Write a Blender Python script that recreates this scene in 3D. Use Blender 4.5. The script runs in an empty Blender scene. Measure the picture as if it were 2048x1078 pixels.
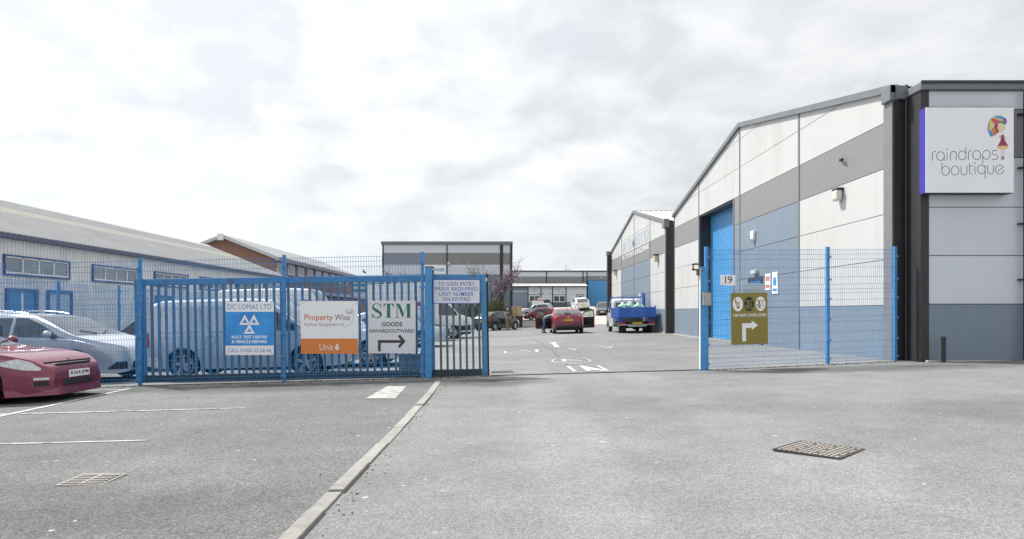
import bpy, bmesh, math, random
import numpy as np
from mathutils import Vector, Matrix

R = math.radians
SC = bpy.context.scene
COL = SC.collection
rnd = random.Random(7)

# ---------------------------------------------------------------- camera, sky, sun, exposure
F_PX, CX, CY, W_PX, H_PX = 1400.0, 1014.0, 624.0, 2048.0, 1078.0
CAMZ = 1.235
cam_d = bpy.data.cameras.new('camera')
cam_d.sensor_fit = 'HORIZONTAL'
cam_d.sensor_width = 36.0
cam_d.lens = 36.0 * F_PX / W_PX
cam_d.shift_x = (W_PX / 2 - CX) / W_PX
cam_d.shift_y = (CY - H_PX / 2) / W_PX
cam_d.clip_end = 3000
cam = bpy.data.objects.new('camera', cam_d)
cam.location = (0, 0, CAMZ)
cam.rotation_euler = (R(90), 0, 0)
COL.objects.link(cam)
SC.camera = cam

SUN_FROM = Vector((-0.62, 0.50, 1.0)).normalized()
SUN_EL = math.asin(SUN_FROM.z)
SUN_ROT = math.atan2(SUN_FROM.x, SUN_FROM.y)

world = bpy.data.worlds.new('World')
SC.world = world
world.use_nodes = True
nt = world.node_tree
nt.nodes.clear()
def wn(t, **kw):
    n = nt.nodes.new(t)
    for k, v in kw.items():
        setattr(n, k, v)
    return n
def wmath(op, a, b=None):
    n = wn('ShaderNodeMath', operation=op)
    for i, s in enumerate((a, b)):
        if s is None: continue
        if isinstance(s, (int, float)): n.inputs[i].default_value = s
        else: nt.links.new(s, n.inputs[i])
    return n.outputs[0]
w_out = wn('ShaderNodeOutputWorld')
w_sky = wn('ShaderNodeTexSky', sky_type='NISHITA')
w_sky.sun_disc = False
w_sky.sun_elevation = SUN_EL
w_sky.sun_rotation = SUN_ROT
w_bg1 = wn('ShaderNodeBackground'); w_bg1.inputs[1].default_value = 0.10
nt.links.new(w_sky.outputs[0], w_bg1.inputs[0])
w_tc = wn('ShaderNodeTexCoord')
w_sep = wn('ShaderNodeSeparateXYZ'); nt.links.new(w_tc.outputs['Generated'], w_sep.inputs[0])
zc = wmath('ADD', wmath('MAXIMUM', w_sep.outputs[2], 0.0), 0.34)
w_cmb = wn('ShaderNodeCombineXYZ')
nt.links.new(wmath('DIVIDE', w_sep.outputs[0], zc), w_cmb.inputs[0])
nt.links.new(wmath('DIVIDE', w_sep.outputs[1], zc), w_cmb.inputs[1])
def wnoise(scale, detail, rough, dist, w=0.0):
    m = wn('ShaderNodeMapping'); m.inputs['Location'].default_value = (w, w * 0.7, w * 0.3)
    nt.links.new(w_cmb.outputs[0], m.inputs[0])
    n = wn('ShaderNodeTexNoise'); nt.links.new(m.outputs[0], n.inputs['Vector'])
    n.inputs['Scale'].default_value = scale; n.inputs['Detail'].default_value = detail
    n.inputs['Roughness'].default_value = rough; n.inputs['Distortion'].default_value = dist
    return n.outputs['Fac']
n_big = wnoise(1.15, 4, 0.5, 0.3, 5.3)
n_mid = wnoise(5.6, 6, 0.52, 0.25, 11.0)
n_sum = wmath('ADD', wmath('MULTIPLY', n_big, 0.45), wmath('MULTIPLY', n_mid, 0.55))
w_ramp = wn('ShaderNodeValToRGB')
nt.links.new(n_sum, w_ramp.inputs[0])
cr = w_ramp.color_ramp
cr.elements[0].position = 0.39; cr.elements[0].color = (0.70, 0.722, 0.752, 1)
cr.elements[1].position = 0.64; cr.elements[1].color = (1.0, 1.0, 1.0, 1)
e = cr.elements.new(0.51); e.color = (0.85, 0.865, 0.885, 1)
# pale haze towards the horizon
hz = wn('ShaderNodeMapRange'); nt.links.new(w_sep.outputs[2], hz.inputs[0])
hz.inputs[1].default_value = 0.0; hz.inputs[2].default_value = 0.22
hz.inputs[3].default_value = 0.75; hz.inputs[4].default_value = 0.0
w_mix = wn('ShaderNodeMixRGB'); nt.links.new(hz.outputs[0], w_mix.inputs[0])
nt.links.new(w_ramp.outputs[0], w_mix.inputs[1]); w_mix.inputs[2].default_value = (0.80, 0.845, 0.885, 1)
w_bg2 = wn('ShaderNodeBackground'); w_bg2.inputs[1].default_value = 0.515
# thinner, brighter cloud around the hidden sun
w_dot = wn('ShaderNodeVectorMath', operation='DOT_PRODUCT'); nt.links.new(w_tc.outputs['Generated'], w_dot.inputs[0]); w_dot.inputs[1].default_value = tuple(SUN_FROM)
w_gl = wn('ShaderNodeMapRange'); nt.links.new(w_dot.outputs['Value'], w_gl.inputs[0])
w_gl.inputs[1].default_value = 0.4; w_gl.inputs[2].default_value = 1.0; w_gl.inputs[3].default_value = 1.0; w_gl.inputs[4].default_value = 1.42
w_mul = wn('ShaderNodeMixRGB', blend_type='MULTIPLY'); w_mul.inputs[0].default_value = 1.0
nt.links.new(w_mix.outputs[0], w_mul.inputs[1]); nt.links.new(w_gl.outputs[0], w_mul.inputs[2])
nt.links.new(w_mul.outputs[0], w_bg2.inputs[0])
w_cov = wn('ShaderNodeMapRange'); nt.links.new(n_big, w_cov.inputs[0])
w_cov.inputs[1].default_value = 0.30; w_cov.inputs[2].default_value = 0.50
w_cov.inputs[3].default_value = 0.93; w_cov.inputs[4].default_value = 0.98
w_ms = wn('ShaderNodeMixShader')
nt.links.new(w_cov.outputs[0], w_ms.inputs[0])
nt.links.new(w_bg1.outputs[0], w_ms.inputs[1]); nt.links.new(w_bg2.outputs[0], w_ms.inputs[2])
nt.links.new(w_ms.outputs[0], w_out.inputs[0])

sun_d = bpy.data.lights.new('sun', 'SUN')
sun_d.energy = 3.0; sun_d.angle = R(4.0); sun_d.color = (1.0, 0.965, 0.91)
sun = bpy.data.objects.new('sun', sun_d)
sun.rotation_euler = SUN_FROM.to_track_quat('Z', 'Y').to_euler()
sun.location = (-20, 20, 40)
COL.objects.link(sun)

vs = SC.view_settings
vs.view_transform = 'Standard'; vs.look = 'None'; vs.gamma = 1.0; vs.use_curve_mapping = False
vs.exposure = 0.98

# ---------------------------------------------------------------- layout helpers
def g(x, y):
    xc = min(max(x, -14.0), 12.0)
    yc = min(max(y, 0.0), 55.0)
    z = 0.024 * xc - 0.004 * (yc - 13.5)
    dd = y + 0.6 * (xc - 4.0)
    t = min(max((dd - 72.0) / 33.0, 0.0), 1.0)
    return z + 1.9 * t ** 1.8
def at(px, py, d):
    return Vector(((px - CX) / F_PX * d, d, CAMZ + (CY - py) / F_PX * d))
def gp(px, py):
    y = F_PX * CAMZ / (py - CY)
    for _ in range(30):
        x = (px - CX) / F_PX * y
        y = 0.5 * y + 0.5 * F_PX * (CAMZ - g(x, y)) / (py - CY)
    return ((px - CX) / F_PX * y, y)

# ---------------------------------------------------------------- materials
MATS = {}
def mat(name, col, rough=0.6, metal=0.0, var=0.06, vscale=3.0, bump=0.0, bscale=40.0, coat=0.0, spec=0.5,
        dirt=None, stripes=None, rand=0.0, col2=None, trans=0.0, emit=None, alpha=None):
    if name in MATS: return MATS[name]
    m = bpy.data.materials.new(name); m.use_nodes = True
    t = m.node_tree; b = t.nodes['Principled BSDF']
    b.inputs['Roughness'].default_value = rough; b.inputs['Metallic'].default_value = metal
    b.inputs['Coat Weight'].default_value = coat; b.inputs['Coat Roughness'].default_value = 0.05
    b.inputs['Specular IOR Level'].default_value = spec
    b.inputs['Transmission Weight'].default_value = trans
    tc = t.nodes.new('ShaderNodeTexCoord')
    def noise(scale, detail=5, rough_=0.6, stretch=None):
        n = t.nodes.new('ShaderNodeTexNoise')
        n.inputs['Scale'].default_value = scale; n.inputs['Detail'].default_value = detail
        n.inputs['Roughness'].default_value = rough_
        if stretch:
            mp = t.nodes.new('ShaderNodeMapping'); mp.inputs['Scale'].default_value = stretch
            t.links.new(tc.outputs['Object'], mp.inputs[0]); t.links.new(mp.outputs[0], n.inputs['Vector'])
        else:
            t.links.new(tc.outputs['Object'], n.inputs['Vector'])
        return n.outputs['Fac']
    def mix(fac, a, c, blend='MIX'):
        x = t.nodes.new('ShaderNodeMixRGB'); x.blend_type = blend
        for i, s in enumerate((fac, a, c)):
            if hasattr(s, 'is_output') or isinstance(s, bpy.types.NodeSocket): t.links.new(s, x.inputs[i])
            elif isinstance(s, (int, float)): x.inputs[i].default_value = s
            else: x.inputs[i].default_value = (*s, 1)
        return x.outputs[0]
    def ramp(s, lo, hi):
        r = t.nodes.new('ShaderNodeMapRange'); t.links.new(s, r.inputs[0])
        r.inputs[1].default_value = lo; r.inputs[2].default_value = hi
        return r.outputs[0]
    c_lo = tuple(max(c * (1 - var), 0) for c in col); c_hi = tuple(min(c * (1 + var), 1) for c in (col2 or col))
    out = mix(ramp(noise(vscale), 0.3, 0.7), c_lo, c_hi)
    if rand:
        oi = t.nodes.new('ShaderNodeObjectInfo')
        mr = t.nodes.new('ShaderNodeMapRange'); t.links.new(oi.outputs['Random'], mr.inputs[0])
        mr.inputs[3].default_value = 1 - rand; mr.inputs[4].default_value = 1 + rand
        hsv = t.nodes.new('ShaderNodeHueSaturation'); t.links.new(mr.outputs[0], hsv.inputs['Value'])
        t.links.new(out, hsv.inputs['Color']); out = hsv.outputs[0]
    if dirt:   # (colour, scale, threshold lo, hi, stretch)
        out = mix(ramp(noise(dirt[1], 7, 0.65, dirt[4] if len(dirt) > 4 else None), dirt[2], dirt[3]), out, dirt[0])
    t.links.new(out, b.inputs['Base Color'])
    hsrc = None
    if bump:
        hsrc = noise(bscale, 4)
        bp = t.nodes.new('ShaderNodeBump'); bp.inputs['Strength'].default_value = bump
        bp.inputs['Distance'].default_value = 0.01
        t.links.new(hsrc, bp.inputs['Height'])
        t.links.new(bp.outputs[0], b.inputs['Normal'])
    if stripes:  # (axis, scale, strength) fine ribs pressed in sheet metal
        wv = t.nodes.new('ShaderNodeTexWave'); wv.bands_direction = stripes[0]
        wv.inputs['Scale'].default_value = stripes[1]
        t.links.new(tc.outputs['Object'], wv.inputs['Vector'])
        bp = t.nodes.new('ShaderNodeBump'); bp.inputs['Strength'].default_value = stripes[2]
        bp.inputs['Distance'].default_value = 0.004
        t.links.new(wv.outputs['Fac'], bp.inputs['Height']); t.links.new(bp.outputs[0], b.inputs['Normal'])
    if emit:
        b.inputs['Emission Color'].default_value = (*emit[0], 1); b.inputs['Emission Strength'].default_value = emit[1]
    MATS[name] = m
    return m

def asphalt(name, base, light, dark_amt=0.5, grain=1.0, tone_patches=()):
    m = bpy.data.materials.new(name); m.use_nodes = True
    t = m.node_tree; b = t.nodes['Principled BSDF']; b.inputs['Roughness'].default_value = 0.9
    b.inputs['Specular IOR Level'].default_value = 0.25
    tc = t.nodes.new('ShaderNodeTexCoord')
    def noise(s, d=3, r=0.6):
        n = t.nodes.new('ShaderNodeTexNoise'); n.inputs['Scale'].default_value = s
        n.inputs['Detail'].default_value = d; n.inputs['Roughness'].default_value = r
        t.links.new(tc.outputs['Object'], n.inputs['Vector']); return n.outputs['Fac']
    def rng(s, a, c, d=0.0, e=1.0):
        r = t.nodes.new('ShaderNodeMapRange'); t.links.new(s, r.inputs[0])
        for i, v in enumerate((a, c, d, e)): r.inputs[i + 1].default_value = v
        return r.outputs[0]
    def mix(f, a, c, bl='MIX'):
        x = t.nodes.new('ShaderNodeMixRGB'); x.blend_type = bl
        for i, s in enumerate((f, a, c)):
            if isinstance(s, bpy.types.NodeSocket): t.links.new(s, x.inputs[i])
            elif isinstance(s, (int, float)): x.inputs[i].default_value = s
            else: x.inputs[i].default_value = (*s, 1)
        return x.outputs[0]
    big = rng(noise(0.22, 5, 0.55), 0.33, 0.68)
    c = mix(big, base, light)
    mid = rng(noise(1.4, 6, 0.7), 0.3, 0.75, 0.84, 1.14)
    c = mix(1.0, c, mid, 'MULTIPLY')
    # aggregate: small stones of different grey
    vo = t.nodes.new('ShaderNodeTexVoronoi'); vo.inputs['Scale'].default_value = 75
    t.links.new(tc.outputs['Object'], vo.inputs['Vector'])
    sx = t.nodes.new('ShaderNodeSeparateColor'); t.links.new(vo.outputs['Color'], sx.inputs[0])
    c = mix(1.0, c, rng(sx.outputs[0], 0, 1, 1 - 0.42 * grain, 1 + 0.42 * grain), 'MULTIPLY')
    vd = rng(vo.outputs['Distance'], 0.25, 0.75, 1.0, 1 - 0.45 * grain)
    c = mix(1.0, c, vd, 'MULTIPLY')
    fine = rng(noise(26, 3, 0.7), 0.3, 0.7, 0.86, 1.14)
    c = mix(1.0, c, fine, 'MULTIPLY')
    # darker and paler patches with ragged outlines
    for (sx_, sy_, rx_, ry_, st_) in tone_patches:
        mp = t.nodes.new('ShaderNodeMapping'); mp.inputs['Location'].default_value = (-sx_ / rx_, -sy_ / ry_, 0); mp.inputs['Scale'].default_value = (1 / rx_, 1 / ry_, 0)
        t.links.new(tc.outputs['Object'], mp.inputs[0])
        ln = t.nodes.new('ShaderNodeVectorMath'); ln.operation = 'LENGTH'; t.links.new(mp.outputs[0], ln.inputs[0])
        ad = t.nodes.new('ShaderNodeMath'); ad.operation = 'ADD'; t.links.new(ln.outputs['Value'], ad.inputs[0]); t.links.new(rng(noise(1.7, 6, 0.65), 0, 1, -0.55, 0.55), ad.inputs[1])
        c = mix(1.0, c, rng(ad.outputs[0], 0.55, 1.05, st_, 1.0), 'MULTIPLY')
    # pale flecks and dark spots
    fl = rng(noise(9, 2, 0.5), 0.735, 0.75)
    c = mix(fl, c, (0.42, 0.41, 0.39))
    ds = rng(noise(3.1, 2, 0.5), 0.755, 0.785)
    c = mix(ds, c, tuple(v * dark_amt for v in base))
    t.links.new(c, b.inputs['Base Color'])
    bp = t.nodes.new('ShaderNodeBump'); bp.inputs['Strength'].default_value = 0.55; bp.inputs['Distance'].default_value = 0.006
    inv = rng(vo.outputs['Distance'], 0, 0.8, 1, 0)
    t.links.new(inv, bp.inputs['Height']); t.links.new(bp.outputs[0], b.inputs['Normal'])
    MATS[name] = m
    return m

# ---------------------------------------------------------------- mesh builder
class MB:
    def __init__(s): s.v = []; s.f = []; s.m = []; s.cur = 0
    def add(s, vs_, fs_, m=None):
        o = len(s.v); s.v += [tuple(p) for p in vs_]
        mi = s.cur if m is None else m
        for f in fs_: s.f.append(tuple(o + i for i in f)); s.m.append(mi)
        return s
    def box(s, c, d, rz=0.0, M=None, m=None):
        hx, hy, hz_ = d[0] / 2, d[1] / 2, d[2] / 2
        ps = [Vector((sx * hx, sy * hy, sz * hz_)) for sz in (-1, 1) for sy in (-1, 1) for sx in (-1, 1)]
        if rz: ps = [Matrix.Rotation(rz, 3, 'Z') @ p for p in ps]
        if M is not None: ps = [M @ p for p in ps]
        ps = [p + Vector(c) for p in ps]
        return s.add(ps, [(0, 2, 3, 1), (4, 5, 7, 6), (0, 1, 5, 4), (2, 6, 7, 3), (0, 4, 6, 2), (1, 3, 7, 5)], m)
    def box2(s, a, b, m=None):
        return s.box([(a[i] + b[i]) / 2 for i in range(3)], [abs(b[i] - a[i]) for i in range(3)], m=m)
    def slab(s, poly, fn, t0, t1, m=None):
        """2D polygon (u,v) extruded from t0 to t1 through fn(u,v,t)"""
        n = len(poly)
        ps = [fn(u, v, t0) for u, v in poly] + [fn(u, v, t1) for u, v in poly]
        fs = [tuple(range(n)), tuple(range(2 * n - 1, n - 1, -1))] + [(i, n + i, n + (i + 1) % n, (i + 1) % n) for i in range(n)]
        return s.add(ps, fs, m)
    def tube(s, path, r, n=8, cap=True, m=None):
        path = [Vector(p) for p in path]
        rs = r if isinstance(r, (list, tuple)) else [r] * len(path)
        ps = []; up = None
        for i, p in enumerate(path):
            a = path[max(i - 1, 0)]; b = path[min(i + 1, len(path) - 1)]
            t = (b - a).normalized()
            if up is None:
                up = Vector((0, 0, 1)) if abs(t.z) < 0.9 else Vector((1, 0, 0))
            x = t.cross(up).normalized(); up = x.cross(t).normalized()
            for k in range(n):
                an = 2 * math.pi * (k + 0.5) / n
                ps.append(p + (x * math.cos(an) + up * math.sin(an)) * rs[i])
        fs = []
        for i in range(len(path) - 1):
            for k in range(n):
                k2 = (k + 1) % n
                fs.append((i * n + k, i * n + k2, (i + 1) * n + k2, (i + 1) * n + k))
        if cap:
            fs.append(tuple(range(n - 1, -1, -1))); o = (len(path) - 1) * n
            fs.append(tuple(o + k for k in range(n)))
        return s.add(ps, fs, m)
    def lathe(s, prof, n=24, axis='Y', c=(0, 0, 0), m=None):
        """prof: (radius, along axis)"""
        ps = []
        for k in range(n):
            a = 2 * math.pi * k / n
            for r_, h in prof:
                x, z = r_ * math.cos(a), r_ * math.sin(a)
                p = (x, h, z) if axis == 'Y' else ((x, z, h) if axis == 'Z' else (h, x, z))
                ps.append((p[0] + c[0], p[1] + c[1], p[2] + c[2]))
        q = len(prof); fs = []
        for k in range(n):
            k2 = (k + 1) % n
            for j in range(q - 1):
                fs.append((k * q + j, k * q + j + 1, k2 * q + j + 1, k2 * q + j))
        return s.add(ps, fs, m)
    def grid(s, rows, m=None, flip=False):
        nr, nc = len(rows), len(rows[0]); ps = [p for r_ in rows for p in r_]; fs = []
        for i in range(nr - 1):
            for j in range(nc - 1):
                f = (i * nc + j, i * nc + j + 1, (i + 1) * nc + j + 1, (i + 1) * nc + j)
                fs.append(f[::-1] if flip else f)
        return s.add(ps, fs, m)
    def ball(s, c, r, nu=10, nv=7, m=None):
        rr = r if isinstance(r, (tuple, list)) else (r, r, r); rows = []
        for i in range(nv + 1):
            th = math.pi * i / nv
            rows.append([(c[0] + rr[0] * math.sin(th) * math.cos(2 * math.pi * j / nu), c[1] + rr[1] * math.sin(th) * math.sin(2 * math.pi * j / nu), c[2] + rr[2] * math.cos(th)) for j in range(nu + 1)])
        return s.grid(rows, m, True)
    def mesh(s, name, mats, smooth=None, fix=True):
        me = bpy.data.meshes.new(name); me.from_pydata(s.v, [], s.f)
        for mm in (mats if isinstance(mats, (list, tuple)) else [mats]): me.materials.append(mm)
        me.polygons.foreach_set('material_index', s.m)
        if fix:
            bm = bmesh.new(); bm.from_mesh(me)
            bmesh.ops.remove_doubles(bm, verts=bm.verts, dist=1e-5)
            bmesh.ops.recalc_face_normals(bm, faces=bm.faces); bm.to_mesh(me); bm.free()
        if smooth is not None:
            me.polygons.foreach_set('use_smooth', [True] * len(me.polygons))
            me.set_sharp_from_angle(angle=R(smooth))
        me.update(); return me
    def build(s, name, mats, parent=None, smooth=None, bevel=0.0, fix=True, kind=None):
        o = bpy.data.objects.new(name, s.mesh(name, mats, smooth, fix)); COL.objects.link(o)
        if parent is not None:
            o.parent = parent
            if parent.get('_w'):   # coordinates given in world space
                o.location = -Vector(parent.location)
        if bevel:
            b = o.modifiers.new('bevel', 'BEVEL'); b.width = bevel; b.segments = 2; b.limit_method = 'ANGLE'
        if kind: o['kind'] = kind
        return o

def tag(o, label=None, cat=None, group=None, kind=None):
    if label: o['label'] = label
    if cat: o['category'] = cat
    if group: o['group'] = group
    if kind: o['kind'] = kind
    return o
def thing(name, label, cat, loc=(0, 0, 0), rz=0.0, group=None, worldspace=False):
    o = bpy.data.objects.new(name, None); COL.objects.link(o)
    o.location = loc; o.rotation_euler = (0, 0, rz); o.empty_display_size = 0.2
    if worldspace: o['_w'] = 1
    return tag(o, label, cat, group)
def place(name, me, parent, loc=(0, 0, 0), rot=(0, 0, 0)):
    o = bpy.data.objects.new(name, me); COL.objects.link(o); o.parent = parent
    o.location = loc; o.rotation_euler = rot
    if parent is not None and parent.get('_w'): o.location = Vector(loc) - Vector(parent.location)
    return o
def clip(poly, a, b, c):
    """keep a*u+b*v<=c"""
    out = []
    for i in range(len(poly)):
        p, q = poly[i], poly[(i + 1) % len(poly)]
        dp, dq = a * p[0] + b * p[1] - c, a * q[0] + b * q[1] - c
        if dp <= 0: out.append(p)
        if (dp < 0 < dq) or (dq < 0 < dp):
            t_ = dp / (dp - dq); out.append((p[0] + t_ * (q[0] - p[0]), p[1] + t_ * (q[1] - p[1])))
    return out
def area(p): return abs(sum(p[i][0] * p[(i + 1) % len(p)][1] - p[(i + 1) % len(p)][0] * p[i][1] for i in range(len(p)))) / 2
def rect(u0, v0, u1, v1): return [(u0, v0), (u1, v0), (u1, v1), (u0, v1)]
def stroke_poly(pts, w):
    """flat ribbon quads along a 2D polyline"""
    L_, R_ = [], []
    n = len(pts)
    for i in range(n):
        a, b = pts[max(i - 1, 0)], pts[min(i + 1, n - 1)]
        dx, dy = b[0] - a[0], b[1] - a[1]; l = math.hypot(dx, dy) or 1
        ww = w[i] if isinstance(w, (list, tuple)) else w
        nx, ny = -dy / l * ww / 2, dx / l * ww / 2
        L_.append((pts[i][0] + nx, pts[i][1] + ny)); R_.append((pts[i][0] - nx, pts[i][1] - ny))
    return [[L_[i], L_[i + 1], R_[i + 1], R_[i]] for i in range(n - 1)]
def arc(cx, cy, rx, ry, a0, a1, n=16):
    return [(cx + rx * math.cos(R(a0 + (a1 - a0) * i / n)), cy + ry * math.sin(R(a0 + (a1 - a0) * i / n))) for i in range(n + 1)]
def spline(pts, n=8):
    out = []
    P_ = [pts[0]] + list(pts) + [pts[-1]]
    for i in range(1, len(P_) - 2):
        p0, p1, p2, p3 = [np.array(P_[k], float) for k in (i - 1, i, i + 1, i + 2)]
        for j in range(n):
            t_ = j / n
            out.append(tuple(0.5 * ((2 * p1) + (p2 - p0) * t_ + (2 * p0 - 5 * p1 + 4 * p2 - p3) * t_ ** 2 + (3 * p1 - p0 - 3 * p2 + p3) * t_ ** 3)))
    out.append(tuple(pts[-1])); return out
def text_tris(body, bold=0.0, spacing=1.0):
    """2D triangles of a line of text in the built-in font, normalised later"""
    cu = bpy.data.curves.new('lettering', 'FONT'); cu.body = body; cu.size = 1.0
    cu.offset = bold; cu.space_character = spacing; cu.resolution_u = 3
    ob = bpy.data.objects.new('lettering', cu); COL.objects.link(ob)
    dg = bpy.context.evaluated_depsgraph_get()
    me = ob.evaluated_get(dg).to_mesh()
    vs_ = [(v.co.x, v.co.y) for v in me.vertices]; fs_ = [tuple(p.vertices) for p in me.polygons]
    ob.evaluated_get(dg).to_mesh_clear()
    bpy.data.objects.remove(ob); bpy.data.curves.remove(cu)
    return vs_, fs_
def put_text(mb, body, fn, u0, v0, u1, v1, t, bold=0.0, spacing=1.0, m=None):
    """fit text into the rectangle u0..u1, v0..v1 (v1 = cap top) on the plane fn(u,v,t)"""
    vs_, fs_ = text_tris(body, bold, spacing)
    xs = [p[0] for p in vs_]; ys = [p[1] for p in vs_]
    x0, x1, y0, y1 = min(xs), max(xs), min(ys), max(ys)
    mb.add([fn(u0 + (p[0] - x0) / (x1 - x0) * (u1 - u0), v0 + (p[1] - y0) / (y1 - y0) * (v1 - v0), t) for p in vs_], fs_, m)

def letters(b, txt, fn, u0, v0, u1, v1, t, m, bold=0.0, spacing=1.0):
    vs_, fs_ = text_tris(txt, bold, spacing)
    xs = [p[0] for p in vs_]; ys = [p[1] for p in vs_]; x0, x1, y0, y1 = min(xs), max(xs), min(ys), max(ys)
    par = list(range(len(vs_)))
    def find(i):
        while par[i] != i: par[i] = par[par[i]]; i = par[i]
        return i
    for f in fs_:
        for k in f[1:]: par[find(k)] = find(f[0])
    grp = {}
    for f in fs_: grp.setdefault(find(f[0]), []).append(f)
    for fl in grp.values():
        ids = sorted({k for f in fl for k in f}); ix = {k: i for i, k in enumerate(ids)}
        mb = MB(); mb.add([fn(u0 + (vs_[k][0] - x0) / (x1 - x0) * (u1 - u0), v0 + (vs_[k][1] - y0) / (y1 - y0) * (v1 - v0), t) for k in ids], [tuple(ix[k] for k in f) for f in fl])
        mb.build('letter', m, b, fix=False)

# ---------------------------------------------------------------- palette
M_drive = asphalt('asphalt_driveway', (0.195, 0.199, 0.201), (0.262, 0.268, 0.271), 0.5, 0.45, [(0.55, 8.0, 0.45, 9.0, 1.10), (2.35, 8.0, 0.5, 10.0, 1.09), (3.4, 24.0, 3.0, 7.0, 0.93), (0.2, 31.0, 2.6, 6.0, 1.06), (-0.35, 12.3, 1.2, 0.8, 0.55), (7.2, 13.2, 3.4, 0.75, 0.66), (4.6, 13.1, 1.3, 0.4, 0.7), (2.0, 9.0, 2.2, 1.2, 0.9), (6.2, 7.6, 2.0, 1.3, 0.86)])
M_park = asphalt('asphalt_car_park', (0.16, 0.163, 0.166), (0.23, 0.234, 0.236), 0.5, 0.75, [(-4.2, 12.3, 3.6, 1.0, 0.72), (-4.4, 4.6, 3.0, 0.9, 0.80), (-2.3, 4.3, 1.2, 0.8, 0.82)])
M_conc = mat('concrete_yard', (0.40, 0.385, 0.35), 0.9, var=0.12, vscale=0.6, bump=0.3, bscale=30, dirt=((0.28, 0.27, 0.25), 0.9, 0.55, 0.8))
M_kerb = mat('kerb_concrete', (0.285, 0.28, 0.26), 0.9, var=0.2, vscale=9, bump=0.6, bscale=90, rand=0.12, dirt=((0.16, 0.15, 0.14), 6, 0.6, 0.75))
M_plinth = mat('plinth_concrete', (0.42, 0.40, 0.37), 0.9, var=0.2, vscale=5, bump=0.5, bscale=60)
M_paint = mat('worn_road_paint', (0.54, 0.54, 0.53), 0.7, var=0.10, vscale=14, dirt=((0.25, 0.25, 0.25), 9, 0.50, 0.64))
M_paint_old = mat('faded_road_paint', (0.50, 0.50, 0.49), 0.8, var=0.1, vscale=14, dirt=((0.19, 0.19, 0.19), 7, 0.47, 0.60))
RIB = ('Z', 26.0, 0.12)
M_pwhite = mat('cladding_white', (0.54, 0.545, 0.54), 0.45, var=0.025, vscale=0.9, rand=0.025, stripes=RIB, dirt=((0.43, 0.43, 0.415), 0.9, 0.50, 0.85, (1, 1, 0.15)))
M_plight = mat('cladding_silver', (0.62, 0.655, 0.71), 0.42, var=0.025, vscale=0.9, rand=0.025, stripes=RIB)
M_pgrey = mat('cladding_mid_grey', (0.235, 0.235, 0.24), 0.45, var=0.03, vscale=0.9, rand=0.03, stripes=RIB)
M_pblue = mat('cladding_slate_blue', (0.185, 0.236, 0.30), 0.45, var=0.04, vscale=0.9, rand=0.03, stripes=RIB, dirt=((0.23, 0.28, 0.345), 0.9, 0.5, 0.9, (1, 1, 0.2)))
M_core = mat('joint_shadow_dark', (0.035, 0.035, 0.04), 0.8)
M_trimd = mat('anthracite_trim', (0.030, 0.029, 0.033), 0.45, var=0.15)
M_trimg = mat('grey_trim', (0.17, 0.18, 0.19), 0.45, var=0.1)
M_roofl = mat('roof_sheet_light', (0.50, 0.505, 0.51), 0.5, var=0.06, vscale=0.7, dirt=((0.38, 0.38, 0.38), 1.5, 0.55, 0.8))
M_rolld = mat('roller_door_blue', (0.075, 0.31, 0.62), 0.4, var=0.05)
M_fence = mat('fence_blue_powder_coat', (0.065, 0.285, 0.60), 0.42, var=0.12, vscale=6, dirt=((0.075, 0.15, 0.24), 8, 0.55, 0.72))
M_gate = mat('gate_blue_weathered', (0.06, 0.24, 0.49), 0.5, var=0.15, vscale=4, dirt=((0.115, 0.085, 0.06), 9, 0.55, 0.70, (1, 1, 0.3)))
M_pale = mat('pale_blue_weathered', (0.05, 0.20, 0.40), 0.5, var=0.22, vscale=3, rand=0.2, dirt=((0.07, 0.11, 0.11), 6, 0.50, 0.70, (1, 1, 0.3)))
M_pale2 = mat('pale_blue_green_stained', (0.07, 0.17, 0.24), 0.55, var=0.22, vscale=3, rand=0.2, dirt=((0.10, 0.10, 0.065), 5, 0.45, 0.65, (1, 1, 0.3)))
M_gateb = mat('gate_rail_dark', (0.022, 0.045, 0.07), 0.5, var=0.25, vscale=4, dirt=((0.06, 0.06, 0.05), 6, 0.5, 0.7))
M_rust = mat('rusty_steel', (0.20, 0.10, 0.055), 0.8, var=0.4, vscale=14, dirt=((0.30, 0.27, 0.24), 9, 0.5, 0.65))
M_galv = mat('galvanised_steel', (0.45, 0.45, 0.44), 0.5, metal=0.4, var=0.12, vscale=8)
M_black = mat('black_rubber', (0.018, 0.018, 0.02), 0.7)
M_blackp = mat('black_plastic', (0.03, 0.03, 0.032), 0.5)
M_white = mat('white_sheet', (0.88, 0.89, 0.91), 0.4, var=0.02)
M_signgrey = mat('sign_pale_grey', (0.70, 0.71, 0.76), 0.4, var=0.03)
M_sblue = mat('sign_bright_blue', (0.02, 0.235, 0.72), 0.35, var=0.12, vscale=2.0, col2=(0.05, 0.36, 0.80))
M_slblue = mat('sign_letter_blue', (0.14, 0.30, 0.62), 0.4, var=0.03)
M_snavy = mat('sign_navy', (0.028, 0.10, 0.46), 0.4, var=0.03)
M_orange = mat('sign_orange', (0.72, 0.235, 0.055), 0.4, var=0.04)
M_orlet = mat('sign_letter_rust', (0.62, 0.20, 0.05), 0.4, var=0.03)
M_sgrey = mat('sign_letter_grey', (0.19, 0.20, 0.22), 0.4, var=0.03)
M_sblack = mat('sign_letter_black', (0.018, 0.018, 0.022), 0.4, var=0.03)
M_sgreen = mat('sign_letter_green', (0.012, 0.155, 0.075), 0.4, var=0.03)
M_gold = mat('sign_gold', (0.255, 0.205, 0.035), 0.38, var=0.06, vscale=30)
M_purple = mat('sign_side_ultramarine', (0.04, 0.03, 0.33), 0.4, var=0.06)
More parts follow.
